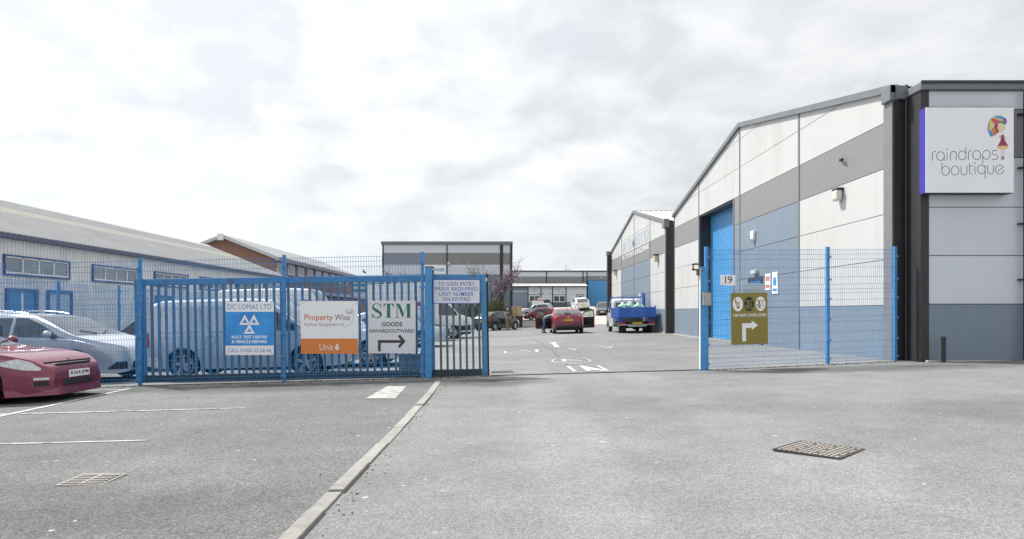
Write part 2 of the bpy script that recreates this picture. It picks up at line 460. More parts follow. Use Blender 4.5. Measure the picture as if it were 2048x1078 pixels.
M_timber = mat('pallet_timber', (0.50, 0.37, 0.20), 0.8, var=0.18, vscale=6, rand=0.1)
M_ply = mat('plywood', (0.56, 0.44, 0.26), 0.8, var=0.1, vscale=3)
M_glassd = mat('window_glass', (0.03, 0.04, 0.05), 0.06, var=0.2, spec=0.8)
M_glassc = mat('car_glass', (0.05, 0.065, 0.08), 0.04, var=0.1, spec=0.9)
M_wframe = mat('window_frame_white', (0.75, 0.75, 0.74), 0.4)
M_bframe = mat('window_frame_blue', (0.035, 0.085, 0.26), 0.45)
M_brick = mat('brick_red', (0.26, 0.15, 0.11), 0.9, var=0.3, vscale=12, bump=0.2)
M_lamp = mat('lamp_lens', (0.62, 0.62, 0.56), 0.3)
# ================================================================ THE SETTING
def lin(a, b, s):
    n = max(1, int(round((b - a) / s))); return [a + (b - a) * i / n for i in range(n + 1)]
def sheet(name, xs, ys, m, off, parent=None):
    mb = MB(); mb.grid([[(x, y, g(x, y) + off) for x in xs] for y in ys])
    o = mb.build(name, m, parent, fix=False); 
    if parent is None: o['kind'] = 'structure'
    return o
gx = [-900, -500, -250, -120, -60, -40, -30, -25] + lin(-20, 20, 1) + [25, 30, 40, 60, 120, 250, 500, 900]
gy = [-60, -30, -15] + lin(-8, 125, 1) + [135, 150, 200, 300, 500, 900, 1800]
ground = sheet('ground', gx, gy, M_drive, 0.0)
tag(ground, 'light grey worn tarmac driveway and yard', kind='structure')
KX = -1.16
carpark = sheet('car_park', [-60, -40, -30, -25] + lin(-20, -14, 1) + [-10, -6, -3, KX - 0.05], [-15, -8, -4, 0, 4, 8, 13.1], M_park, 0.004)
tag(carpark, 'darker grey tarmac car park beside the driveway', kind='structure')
cy_ = sheet('concrete_yard', lin(1, 20, 1), lin(67, 114, 1), M_conc, 0.006)
tag(cy_, 'pale concrete slope rising to the far building', kind='structure')

# kerb stones, laid flush and slightly uneven
kerb = thing('kerb', 'flush line of pale concrete kerb stones dividing driveway and car park', 'kerb', (KX, 8, g(KX, 8)), worldspace=True)
tag(kerb, kind='structure')
y = -1.6; k = 0
kpath = lambda yy: KX - (0.0 if yy < 10 else 0.03 * (yy - 10))
while y < 12.6:
    L_ = 0.905 if k % 7 else 0.45
    y2 = min(y + L_, 12.75)
    a, b = (kpath(y), y + 0.006), (kpath(y2), y2 - 0.006)
    jx, jz = rnd.uniform(-0.008, 0.008), rnd.uniform(0.012, 0.030)
    mb = MB(); w = 0.054
    top = [(a[0] - w + jx, a[1]), (a[0] + w + jx, a[1]), (b[0] + w + jx, b[1]), (b[0] - w + jx, b[1])]
    vs_ = [(px, py, g(px, py) - 0.15) for px, py in top] + [(px, py, g(px, py) + jz) for px, py in top]
    mb.add(vs_, [(0, 3, 2, 1), (4, 5, 6, 7), (0, 1, 5, 4), (1, 2, 6, 5), (2, 3, 7, 6), (3, 0, 4, 7)])
    mb.build('kerb_stone', M_kerb, kerb, bevel=0.008)
    y = y2; k += 1

# painted markings
def gpoly_mesh(polys, off, name, m, px=True):
    mb = MB()
    for p in polys:
        q = [gp(*c) for c in p] if px else p
        mb.add([(x, y_, g(x, y_) + off) for x, y_ in q], [tuple(range(len(q)))])
    o = mb.build(name, m, ground, fix=False)
    for p_ in o.data.polygons:
        pass
    return o
def cz(cx, cy): return (980 + 0.13672 * cx, 660 + 0.13672 * cy)
def czl(L_): return [cz(*p) for p in L_]
gpoly_mesh([czl([(1113, 535), (1215, 614), (1275, 612), (1165, 533)])], 0.009, 'painted_letter_i', M_paint)
gpoly_mesh([czl([(1303, 530), (1425, 608), (1495, 606), (1370, 528)]), czl([(1372, 531), (1462, 583), (1640, 601), (1700, 601), (1690, 592)]), czl([(1545, 522), (1702, 601), (1750, 603), (1590, 522)])], 0.009, 'painted_letter_n', M_paint)
ring = MB(); cpt = [gp(*cz(1190 + 283 * math.cos(R(a)), 456 + 43 * math.sin(R(a)))) for a in range(0, 360, 8)]
ccx = sum(p[0] for p in cpt) / len(cpt); ccy = sum(p[1] for p in cpt) / len(cpt)
rr = []
for p in cpt:
    rr.append([(ccx + (p[0] - ccx) * s, ccy + (p[1] - ccy) * s) for s in (1.04, 0.94)])
for i in range(len(rr)):
    j = (i + 1) % len(rr)
    ring.add([(x, y_, g(x, y_) + 0.009) for x, y_ in (rr[i][0], rr[j][0], rr[j][1], rr[i][1])], [(0, 1, 2, 3)])
ring.build('painted_ring', M_paint_old, ground, fix=False)
five = [czl([(1043, 437), (1062, 468), (1122, 465), (1106, 434)])]
five += [czl(q) for q in stroke_poly([(1108, 439), (1300, 433)], 6)]
five += [czl(q) for q in stroke_poly(spline([(1120, 456), (1250, 452), (1330, 458), (1338, 466), (1290, 476), (1180, 480), (1080, 476)], 5), 6)]
gpoly_mesh(five, 0.009, 'painted_numeral_five', M_paint)
gpoly_mesh([czl([(850, 201), (925, 193), (1025, 193), (905, 178)]), czl([(905, 194), (945, 255), (1025, 252), (955, 193)])], 0.009, 'painted_arrow', M_paint)
gpoly_mesh([czl([(203, 313), (203, 345), (246, 336), (246, 312)])] + [czl(q) for q in stroke_poly([(210, 343), (340, 344), (380, 336), (398, 300)], 7)], 0.009, 'painted_letter_u', M_paint_old)
gpoly_mesh([czl(q) for q in stroke_poly([(443, 302), (520, 306), (600, 324)], 7)], 0.009, 'painted_letter_n', M_paint_old)
gpoly_mesh([czl([(655, 288), (672, 328), (712, 325), (700, 286)])], 0.009, 'painted_letter_i', M_paint)
gpoly_mesh([czl([(1140, 268), (1205, 298), (1245, 299), (1280, 265), (1218, 288), (1165, 268)])], 0.009, 'painted_letter_v', M_paint_old)
gpoly_mesh([czl(q) for q in stroke_poly([(1476, 262), (1508, 258)], 9)], 0.009, 'painted_letter_a', M_paint_old)
gpoly_mesh([czl(q) for q in stroke_poly([(1615, 245), (1700, 254), (1782, 268)], 9)] + [czl(q) for q in stroke_poly([(1800, 240), (1745, 258)], 7)], 0.009, 'painted_letter_y', M_paint_old)
# parking bay lines
gpoly_mesh([[(-6.88, 12.7), (-6.62, 7.2), (-6.53, 7.2), (-6.79, 12.7)]], 0.010, 'parking_line', M_paint, px=False)
gpoly_mesh([[(-9.5, 12.42), (-6.9, 12.46), (-6.9, 12.55), (-9.5, 12.51)]], 0.010, 'parking_line', M_paint, px=False)
gpoly_mesh([[(-9, 9.36), (-6.63, 9.36), (-6.63, 9.44), (-9, 9.44)], [(-6.53, 9.36), (-3.55, 9.42), (-3.55, 9.47), (-6.53, 9.44)]], 0.0105, 'parking_line', M_paint_old, px=False)
gpoly_mesh([[(-9, 6.95), (-3.6, 7.0), (-3.6, 7.05), (-9, 7.03)]], 0.010, 'parking_line', M_paint_old, px=False)
gpoly_mesh([[gp(731, 798), gp(790, 798), gp(813, 774), gp(775, 773)]], 0.010, 'painted_block', mat('worn_block_paint', (0.42, 0.42, 0.41), 0.8, var=0.1, vscale=12, dirt=((0.25, 0.25, 0.245), 9, 0.44, 0.60)), px=False)

M_seam = mat('tarmac_seam', (0.12, 0.12, 0.12), 0.9, var=0.3, vscale=6)
for pts in ([(1052, 668), (1078, 684), (1104, 700), (1118, 716)], [(1118, 716), (1180, 712), (1260, 711), (1380, 708)]):
    q = [gp(*p) for p in pts]
    gpoly_mesh(stroke_poly(q, 0.035), 0.006, 'tarmac_seam', M_seam, px=False)
# gate track across the entrance
mb = MB()
ga, gb = Vector((-0.30, 13.63, 0)), Vector((3.85, 13.78, 0))
for off, zz in ((-0.035, 0.012), (0.035, 0.012)):
    q = [(ga.x, ga.y + off - 0.012), (gb.x, gb.y + off - 0.012), (gb.x, gb.y + off + 0.012), (ga.x, ga.y + off + 0.012)]
    mb.add([(x, y_, g(x, y_) + 0.001) for x, y_ in q] + [(x, y_, g(x, y_) + zz) for x, y_ in q], [(0, 3, 2, 1), (4, 5, 6, 7), (0, 1, 5, 4), (1, 2, 6, 5), (2, 3, 7, 6), (3, 0, 4, 7)])
tag(mb.build('gate_track', M_gateb), 'thin dark steel gate track crossing the entrance', 'gate track')

# dirt swept up along the foot of the fence
def litter(name, label, pts, n, sp, cols, seed, size=(0.006, 0.02), jx=0.0):
    r_ = random.Random(seed); mb = MB()
    for _ in range(n):
        i = r_.randrange(len(pts) - 1); t_ = r_.random()
        x = pts[i][0] + (pts[i + 1][0] - pts[i][0]) * t_ + abs(r_.gauss(0, jx)) * r_.choice((1, 1, 1, -3)); y_ = pts[i][1] + (pts[i + 1][1] - pts[i][1]) * t_ - abs(r_.gauss(0, sp))
        s = r_.uniform(*size); z = g(x, y_) + 0.004
        an = r_.random() * 3
        mb.box((x, y_, z + s * 0.25), (s * r_.uniform(0.7, 1.6), s, s * 0.6), rz=an, m=r_.randrange(len(cols)))
    o = mb.build(name, cols, fix=False); tag(o, label, 'debris', kind='stuff'); return o
M_soil = mat('soil_dirt', (0.13, 0.11, 0.085), 0.95, var=0.3, vscale=20)
M_grit = mat('pale_grit', (0.46, 0.44, 0.40), 0.9, var=0.2, vscale=20)
M_moss = mat('moss', (0.10, 0.115, 0.045), 0.95, var=0.3, vscale=20)
litter('debris', 'grit and dead leaves along the foot of the long fence', [(-7.6, 13.25), (-4.3, 13.36), (-1.6, 13.5), (-0.3, 13.6)], 1500, 0.10, [M_soil, M_soil, M_grit, M_moss], 3)
litter('debris', 'grit along the foot of the fence by the gable wall', [(3.9, 13.74), (6.63, 14.45), (8.2, 14.78)], 700, 0.10, [M_soil, M_grit, M_soil], 4)
litter('debris', 'crumbs of grit beside the kerb stones', [(KX + 0.09, 3.5), (KX + 0.09, 7.5), (KX + 0.06, 12.6)], 170, 0.06, [M_soil, M_grit, M_grit], 5, (0.004, 0.012), 0.07)

# drain grates and inspection cover
def drain(label, cx, cy, w, d, n, rz, bars=M_galv):
    t_ = thing('drain_grate', label, 'drain', (cx, cy, g(cx, cy)), rz)
    t_.rotation_euler = (-0.004, -0.024, rz)
    fr = MB()
    for s in (-1, 1):
        fr.box((s * (w / 2 - 0.008), 0, 0.004), (0.016, d, 0.022)); fr.box((0, s * (d / 2 - 0.008), 0.004), (w - 0.034, 0.016, 0.022))
    fr.build('frame', bars, t_)
    MB().box((0, 0, 0.005), (w - 0.05, d - 0.05, 0.004)).build('pit', M_black, t_)
    me = MB().box((0, 0, 0), ((w - 0.05) / n * 0.36, d - 0.05, 0.012)).mesh('bar', bars)
    for i in range(n): place('bar', me, t_, (-(w - 0.05) / 2 + (i + 0.5) * (w - 0.05) / n, 0, 0.013))
    if d > 0.25: place('crossbar', MB().box((0, 0, 0), (w - 0.05, 0.02, 0.012)).mesh('crossbar', bars), t_, (0, 0, 0.0145))
p_ = gp(184, 962)
drain('square iron drain grate set in the car park tarmac', p_[0], p_[1], 0.34, 0.34, 6, R(88), mat('cast_iron_grate', (0.30, 0.285, 0.265), 0.7, var=0.2, vscale=12))
p_ = gp(1004, 744)
drain('rusty drain grate beside the gate end', p_[0], p_[1] , 0.46, 0.40, 11, R(4), mat('rusty_grate', (0.22, 0.205, 0.19), 0.8, var=0.3, vscale=9))
cs = [gp(1590, 882), gp(1715, 898), gp(1697, 921), gp(1558, 905)]
ctr = (sum(c[0] for c in cs) / 4, sum(c[1] for c in cs) / 4)
u = Vector((cs[1][0] - cs[0][0] + cs[2][0] - cs[3][0], cs[1][1] - cs[0][1] + cs[2][1] - cs[3][1])) / 2
v_ = Vector((cs[0][0] - cs[3][0] + cs[1][0] - cs[2][0], cs[0][1] - cs[3][1] + cs[1][1] - cs[2][1])) / 2
mc = thing('manhole_cover', 'rectangular cast iron manhole cover with raised studs in the driveway', 'manhole cover', (ctr[0], ctr[1], g(*ctr)), math.atan2(u.y, u.x))
mw, md = u.length, v_.length
M_iron = mat('cast_iron_cover', (0.38, 0.35, 0.32), 0.65, var=0.22, vscale=16, metal=0.15)
fr = MB()
for s in (-1, 1):
    fr.box((s * (mw / 2 - 0.006), 0, 0.006), (0.012, md, 0.016)); fr.box((0, s * (md / 2 - 0.006), 0.006), (mw - 0.024, 0.012, 0.016))
fr.build('frame', mat('cover_frame_iron', (0.06, 0.055, 0.05), 0.7, var=0.2, vscale=12), mc)
MB().box((0, 0, 0.005), (mw - 0.026, md - 0.026, 0.010)).build('cover_plate', mat('cover_recess', (0.07, 0.06, 0.055), 0.8, var=0.25, vscale=14), mc)
st = MB(); nx = 12; ny = 9
for i in range(nx):
    for j in range(ny):
        if (i % 4 == 3 and j % 3 == 1): continue
        st.box((-(mw - 0.035) / 2 + (i + 0.5) * (mw - 0.035) / nx, -(md - 0.035) / 2 + (j + 0.5) * (md - 0.035) / ny, 0.0125), ((mw - 0.035) / nx * (0.72 if (i + j) % 2 else 0.5), (md - 0.035) / ny * (0.5 if (i + j) % 2 else 0.72), 0.006))
st.build('studs', M_iron, mc, kind='stuff')

# ================================================================ INDUSTRIAL UNITS (right)
ROW0 = 1.38
def rows_z(top): return [-0.25] + [ROW0 + k for k in range(0, 8) if ROW0 + k < top] + [top]
def panel(parent, poly, fn, m, th=0.05, gap=0.008, name='cladding_panel'):
    us = [p[0] for p in poly]; vs2 = [p[1] for p in poly]
    cu, cv = (min(us) + max(us)) / 2, (min(vs2) + max(vs2)) / 2
    su = 1 - 2 * gap / max(max(us) - min(us), 0.05); sv = 1 - 2 * gap / max(max(vs2) - min(vs2), 0.05)
    q = [(cu + (a - cu) * su, cv + (b - cv) * sv) for a, b in poly]
    MB().slab(q, fn, 0.0, th).build(name, m, parent)
def ribbed(p00, p10, p01, nrib, h, w=0.35):
    """sheet from p00 along p10 (ribs repeat) and up to p01, ribs run towards p01"""
    p00, p10, p01 = Vector(p00), Vector(p10), Vector(p01)
    u = p10 - p00; v2 = p01 - p00; n = u.cross(v2).normalized()
    if n.z < 0: n = -n
    row0, row1 = [], []
    for i in range(nrib):
        for fr_, hh in ((0, 0), ((1 - w) / 2, 0), ((1 - w) / 2 + 0.1, h), ((1 + w) / 2 - 0.1, h), ((1 + w) / 2, 0)):
            q = p00 + u * ((i + fr_) / nrib) + n * hh; row0.append(q); row1.append(q + v2)
    row0.append(p00 + u); row1.append(p00 + u + v2)
    return MB().grid([row0, row1])

EAVE, APEX = 6.02, 7.86
def gable_unit(name, label, X0, Y0, Y1, YA, cols, Xend, joints, letters=None, door=None):
    """gable wall faces -X at X0; eave walls face -Y at Y0 and +Y at Y1"""
    b = thing(name, label, 'building', (X0 + 3, (Y0 + Y1) / 2, g(X0, Y0)), worldspace=True)
    fnG = lambda u_, v2, t_: (X0 - t_, u_, v2)
    sl0 = (APEX - EAVE) / (YA - Y0); sl1 = (APEX - EAVE) / (Y1 - YA)
    core = [(Y0 + 0.06, -0.3), (Y1 - 0.06, -0.3), (Y1 - 0.06, EAVE - 0.05), (YA, APEX - 0.06), (Y0 + 0.06, EAVE - 0.05)]
    if door:
        d0, d1, dz = door
        parts_ = [[(Y0 + 0.06, -0.3), (d0, -0.3), (d0, 7.9), (Y0 + 0.06, 7.9)], [(d1, -0.3), (Y1 - 0.06, -0.3), (Y1 - 0.06, 7.9), (d1, 7.9)], [(d0, dz), (d1, dz), (d1, 7.9), (d0, 7.9)]]
        cm = MB()
        for q in parts_:
            q = clip(clip(q, -sl0, 1, EAVE - 0.06 - sl0 * Y0), sl1, 1, EAVE - 0.06 + sl1 * Y1)
            cm.slab(q, fnG, -0.45, -0.004)
        cm.build('wall_backing', M_core, b)
        MB().slab(core, fnG, -0.9, -0.5).build('wall_backing', M_core, b)
    else:
        MB().slab(core, fnG, -0.5, -0.004).build('wall_backing', M_core, b)
    zs = rows_z(APEX)
    for (u0, u1, mats_) in cols:
        for k in range(len(zs) - 1):
            mm = mats_(k)
            if mm is None: continue
            p = clip(clip(rect(u0, zs[k], u1, zs[k + 1]), -sl0, 1, EAVE - sl0 * Y0), sl1, 1, EAVE + sl1 * Y1)
            if len(p) > 2 and area(p) > 0.04: panel(b, p, fnG, mm)
    for u_ in joints:   # vertical joint trims
        top = min(EAVE + sl0 * (u_ - Y0), EAVE + sl1 * (Y1 - u_)) - 0.05
        zlo = -0.2
        MB().box2((X0 - 0.065, u_ - 0.05, zlo), (X0 - 0.001, u_ + 0.05, top)).build('joint_trim', M_trimg, b)
    # verge flashings
    for (ya, za, yb, zb) in ((Y0 - 0.1, EAVE - sl0 * 0.1, YA, APEX), (YA, APEX, Y1 + 0.1, EAVE - sl1 * 0.1)):
        MB().slab([(ya, za - 0.07), (yb, zb - 0.07), (yb, zb + 0.09), (ya, za + 0.09)], fnG, -0.02, 0.14).build('verge_flashing', M_trimg, b)
    # plinth
    MB().box2((X0 - 0.11, Y0, -0.3), (X0 - 0.055, Y1, 0.16)).build('plinth', M_plinth, b)
    # roof
    n = int((Xend - X0) / 0.33)
    ribbed((X0, Y0 - 0.15, EAVE + 0.02), (Xend, Y0 - 0.15, EAVE + 0.02), (X0, YA, APEX + 0.06), n, 0.035).build('roof_sheet', M_roofl, b, fix=False)
    ribbed((X0, Y1 + 0.15, EAVE + 0.02), (Xend, Y1 + 0.15, EAVE + 0.02), (X0, YA, APEX + 0.06), n, 0.035).build('roof_sheet', M_roofl, b, fix=False)
    MB().slab([(YA - 0.25, APEX + 0.04), (YA, APEX + 0.11), (YA + 0.25, APEX + 0.04), (YA, APEX + 0.08)], lambda u_, v2, t_: (t_, u_, v2), X0 - 0.13, Xend).build('ridge_cap', M_trimg, b)
    # far eave wall
    MB().box2((X0 + 0.1, Y1 - 0.05, -0.3), (Xend, Y1, EAVE - 0.1)).build('rear_wall', M_pwhite, b)
    MB().box2((X0 - 0.05, Y1 - 0.1, -0.3), (X0 + 0.35, Y1 + 0.05, EAVE)).build('corner_trim', M_trimd, b)
    return b, fnG

W_, G_, B_ = M_pwhite, M_pgrey, M_pblue
def c_end(k): return [B_, W_, W_, W_, G_, W_, W_, W_][k] if k < 8 else W_
def c_blue(k): return [B_, B_, B_, B_, G_, W_, W_, W_][k] if k < 8 else W_
def c_door(k): return [None, None, None, None, None, W_, W_, W_][k] if k < 8 else W_
X1 = 8.33
u1, fn1 = gable_unit('industrial_unit', 'large pale gabled unit with tall blue roller door beside the entrance', X1, 15.05, 34.7, 24.85,
    [(15.35, 19.85, c_end), (19.85, 24.9, c_blue), (24.9, 25.55, c_blue), (25.55, 30.2, c_door), (30.2, 34.55, c_end)], 30.0, [19.85, 24.9, 30.2], door=(25.6, 30.15, 5.36))
# near corner: pale grey corner post, dark recessed return, dark trim
MB().box2((X1 - 0.08, 15.0, -0.25), (X1 + 0.02, 15.34, 5.95)).build('corner_post', mat('corner_post_grey', (0.20, 0.20, 0.21), 0.45, var=0.06), u1)
MB().box2((X1 - 0.15, 14.95, 5.76), (X1 + 0.04, 15.32, 6.10)).build('gutter_end', M_trimg, u1, bevel=0.02)
MB().box2((X1 - 0.04, 14.90, 5.78), (8.52, 15.30, 6.06)).build('eaves_box', M_trimg, u1)
MB().box2((X1 - 0.05, 14.97, -0.25), (8.9, 15.06, 6.05)).build('corner_trim', M_trimd, u1)
for xx in (8.42, 8.47):
    MB().box2((xx - 0.012, 14.945, -0.2), (xx + 0.012, 14.972, 5.9)).build('corner_rib', M_trimd, u1)
MB().box2((8.53, 14.43, -0.1), (8.70, 14.98, 5.92)).build('corner_trim', M_trimd, u1)
MB().tube([(8.50, 14.90, -0.1), (8.50, 14.90, 5.8)], 0.03, 8).build('downpipe', M_blackp, u1, smooth=40)
# front (eave) wall facing the camera
fnF = lambda a, v2, t_: (a, 14.50 - t_, v2)
MB().box2((8.7, 14.50, -0.3), (30, 14.62, 5.85)).build('wall_backing', M_core, u1)
zf = [0.20, 1.40, 2.40, 3.40, 4.42, 5.42, 5.80]
fm = [M_pblue, M_plight, M_plight, M_plight, M_pgrey, M_plight]
for (a, c) in ((8.70, 13.2), (13.2, 17.7), (17.7, 22.2)):
    for k in range(6): panel(u1, rect(a, zf[k], c, zf[k + 1]), fnF, fm[k])
MB().box2((8.66, 14.38, -0.2), (30, 14.52, 0.17)).build('plinth', M_trimd, u1)
MB().box2((8.60, 14.30, -0.2), (30, 14.42, 0.245)).build('plinth_kerb', M_plinth, u1, bevel=0.01)
MB().box2((8.50, 14.36, 5.80), (30, 15.2, 5.97)).build('eaves_gutter', M_trimg, u1, bevel=0.02)
MB().box2((8.50, 14.34, 5.925), (30, 14.38, 5.985)).build('gutter_lip', M_trimd, u1)
# drain pipe with brackets at the picture's edge
dp = MB().tube([(10.62, 14.33, 0.2), (10.62, 14.33, 5.75)], 0.045, 10).build('downpipe', M_blackp, u1, smooth=40)
for zz in (1.9, 3.05, 4.2, 5.3):
    MB().box((10.60, 14.40, zz), (0.14, 0.12, 0.03)).build('pipe_bracket', M_blackp, dp if False else u1)
# roller door, recessed, with slats and guide
rd = thing('x', None, None) if False else None
door = MB().box2((X1 + 0.44, 25.6, 0.0), (X1 + 0.50, 30.15, 5.30)).build('roller_door', M_rolld, u1)
zz = 0.12; me = None
while zz < 5.25:
    if me is None: me = MB().slab([(0.0, 0.0), (0.016, 0.014), (0.016, 0.086), (0.0, 0.1)], lambda a, b, t_: (-a, t_, b), 0.0, 4.53).mesh('slat', M_rolld)
    o = place('slat', me, door, (0, 0, 0)); o.location = (X1 + 0.44, 25.61, zz); zz += 0.1025
for ya in (25.58, 30.13):
    MB().box2((X1 + 0.30, ya, 0.0), (X1 + 0.43, ya + 0.05, 5.3)).build('door_guide', M_trimd, u1)
MB().box2((X1 + 0.0, 30.10, 0.0), (X1 + 0.44, 30.14, 5.34)).build('door_reveal', M_trimd, u1)
MB().box2((X1 - 0.07, 25.50, 0.0), (X1 + 0.30, 25.60, 5.36)).build('door_jamb', M_trimg, u1)
MB().box2((X1 + 0.0, 25.6, 5.31), (X1 + 0.44, 30.14, 5.36)).build('door_reveal', M_trimd, u1)
MB().box2((X1 - 0.06, 25.3, -0.1), (X1 + 0.5, 30.4, 0.13)).build('door_threshold', M_plinth, u1)
# staff door with frame, bulkhead light and two notices
pd = MB().box2((X1 - 0.075, 22.75, 0.15), (X1 - 0.045, 23.85, 2.28)).build('staff_door', mat('staff_door_blue', (0.03, 0.16, 0.42), 0.4), u1)
for a, c, z0, z1 in ((22.65, 22.75, 0.15, 2.40), (23.85, 23.95, 0.15, 2.40), (22.75, 23.85, 2.28, 2.40)):
    MB().box2((X1 - 0.09, a, z0), (X1 - 0.04, c, z1)).build('door_frame', M_trimd, u1)
MB().box((X1 - 0.10, 22.87, 1.15), (0.05, 0.14, 0.04)).build('door_handle', M_galv, u1)
MB().box((X1 - 0.12, 23.25, 2.56), (0.12, 0.42, 0.13)).build('wall_light', M_lamp, u1, bevel=0.02)
nb = MB().box2((X1 - 0.065, 21.98, 1.93), (X1 - 0.052, 22.42, 2.45)).build('notice', M_white, u1)
MB().box2((X1 - 0.069, 22.03, 2.22), (X1 - 0.066, 22.37, 2.36)).build('notice_band', M_orange, u1)
MB().box2((X1 - 0.069, 22.03, 2.00), (X1 - 0.066, 22.37, 2.10)).build('notice_band', M_orange, u1)
MB().box2((X1 - 0.075, 21.36, 1.80), (X1 - 0.052, 21.80, 2.47)).build('notice', M_white, u1)
MB().lathe([(0, 0), (0.13, 0), (0.13, 0.004), (0, 0.004)], 18, 'X', (X1 - 0.081, 21.58, 2.18)).build('notice_disc', M_sblue, u1)
MB().box2((X1 - 0.079, 21.42, 1.88), (X1 - 0.0755, 21.74, 1.96)).build('notice_band', M_sblue, u1)
# alarm box, floodlight, camera
MB().slab([(23.35, 3.62), (23.55, 3.62), (23.62, 3.95), (23.28, 3.95)], fn1, 0.05, 0.14).build('alarm_box', M_white, u1, bevel=0.015)
MB().slab([(23.38, 3.60), (23.52, 3.60), (23.54, 3.68), (23.36, 3.68)], fn1, 0.141, 0.16).build('alarm_lens', M_sgrey, u1)
fl = MB().box((X1 - 0.15, 17.35, 4.12), (0.16, 0.28, 0.27)).build('floodlight', M_lamp, u1, bevel=0.05)
MB().box((X1 - 0.13, 17.35, 4.275), (0.18, 0.31, 0.05)).build('floodlight_hood', M_blackp, u1, bevel=0.01)
MB().tube([(X1 - 0.05, 17.30, 4.97), (X1 - 0.10, 17.30, 4.97), (X1 - 0.12, 17.24, 4.99), (X1 - 0.14, 17.10, 4.96)], [0.02, 0.02, 0.035, 0.035], 8).build('security_camera', M_blackp, u1, smooth=50)

X2 = 8.46
u2, fn2 = gable_unit('industrial_unit', 'pale gabled unit with big blue centre panels behind the tipper truck', X2, 37.0, 56.3, 46.4,
    [(37.15, 41.15, c_end), (41.15, 46.3, c_blue), (46.3, 51.4, c_blue), (51.4, 56.2, c_end)], 30.0, [41.15, 46.3, 51.4])
MB().box2((X2 - 0.04, 36.96, -0.25), (X2 + 0.55, 37.06, 6.03)).build('corner_trim', M_trimd, u2)
MB().box2((X2 - 0.08, 37.0, -0.25), (X2 + 0.02, 37.2, 5.95)).build('corner_post', MATS['corner_post_grey'], u2)
MB().box2((X2 - 0.18, 36.90, 5.70), (X2 + 0.10, 37.45, 6.16)).build('gutter_end', M_trimg, u2, bevel=0.02)
MB().box2((X2 + 0.5, 37.0, -0.2), (30, 37.1, 5.95)).build('front_wall', M_plight, u2)
MB().box2((X2 - 0.34, 56.42, -0.25), (X2 + 0.2, 57.0, 6.05)).build('end_fin', M_trimd, u2)
MB().box2((X2 - 0.40, 56.36, 5.80), (X2 + 0.2, 57.05, 6.12)).build('end_fin_cap', M_trimg, u2)
# lettering on the gable reads towards +Y mirrored: seen from -X the text runs from far (left) to near (right)
fnL = lambda a, v2, t_: (X2 - 0.055 - t_, 51.2 - a, v2)
letters(u2, 'DC LOMAS LTD', fnL, 0.35, 5.52, 9.55, 6.30, 0.01, mat('lettering_pale_blue', (0.46, 0.545, 0.66), 0.5), 0.012)
lt = MB(); put_text(lt, 'M.O.T. TEST CENTRE & VEHICLE REPAIRS', fnL, 0.25, 4.98, 9.75, 5.30, 0.01, bold=0.02); lt.build('lettering', M_white, u2, fix=False)
for yy in (39.0, 53.7):
    MB().box((X2 - 0.17, yy, 4.22), (0.22, 0.36, 0.34)).build('floodlight', mat('floodlight_lens', (0.55, 0.52, 0.38), 0.4), u2, bevel=0.04)
    MB().box((X2 - 0.16, yy, 4.42), (0.26, 0.42, 0.07)).build('floodlight_hood', M_blackp, u2)

# ================================================================ MIDDLE UNIT (faces the camera)
D3 = 66.0; s3 = D3 / F_PX
def z3(py): return CAMZ + (CY - py) * s3
def x3(px): return (px - CX) * s3
u3 = thing('industrial_unit', 'boxy grey unit with dark banding behind the gate and blossom tree', 'building', (-6, 70, g(-6, 70)), worldspace=True)
xa, xb = x3(765), x3(1023); top3 = z3(489)
MB().box2((xa, D3 + 0.07, -0.5), (xb, D3 + 22, top3)).build('wall_backing', M_core, u3)
fn3 = lambda a, v2, t_: (a, D3 + 0.07 - t_, v2)
zr3 = [-0.5, 0.55, 1.6, 2.65, z3(549), z3(529), z3(506), top3]
cols3 = [(xa + 0.1, x3(893), [B_, W_, W_, W_, M_plight, G_, M_plight]), (x3(895), x3(1000), [B_, B_, B_, B_, M_plight, G_, M_plight]), (x3(1006), xb - 0.12, [B_, B_, B_, B_, M_plight, G_, M_plight])]
for a, c, ms in cols3:
    for k in range(7): panel(u3, rect(a, zr3[k], c, zr3[k + 1]), fn3, ms[k])
MB().box2((x3(1000), D3 - 0.05, -0.5), (x3(1006), D3 + 0.06, top3)).build('pilaster', M_trimd, u3)
MB().box2((x3(893), D3 - 0.03, -0.5), (x3(895), D3 + 0.06, top3)).build('joint_trim', M_trimd, u3)
MB().box2((xa - 0.02, D3 - 0.03, -0.5), (xa + 0.11, D3 + 0.06, top3)).build('corner_trim', M_trimd, u3)
MB().box2((xb - 0.12, D3 - 0.05, -0.5), (xb + 0.10, D3 + 1.0, top3)).build('corner_trim', M_trimd, u3)
MB().box2((xa - 0.12, D3 - 0.15, top3), (xb + 0.12, D3 + 22.1, top3 + 0.28)).build('parapet_cap', M_trimg, u3)
sb = MB().box2((x3(846), D3 - 0.06, z3(548)), (x3(892), D3 + 0.01, z3(531))).build('sign_board', M_white, u3)
lt = MB(); put_text(lt, 'POWER', lambda a, v2, t_: (a + (v2 - z3(543)) * 0.25, D3 - 0.06 - t_, v2), x3(858), z3(543), x3(889), z3(536.5), 0.01, bold=0.03); lt.build('lettering', mat('lettering_cyan', (0.10, 0.36, 0.55), 0.5), u3, fix=False)
MB().box((x3(898), D3 - 0.12, z3(527)), (0.26, 0.24, 0.28)).build('wall_light', M_lamp, u3, bevel=0.05)

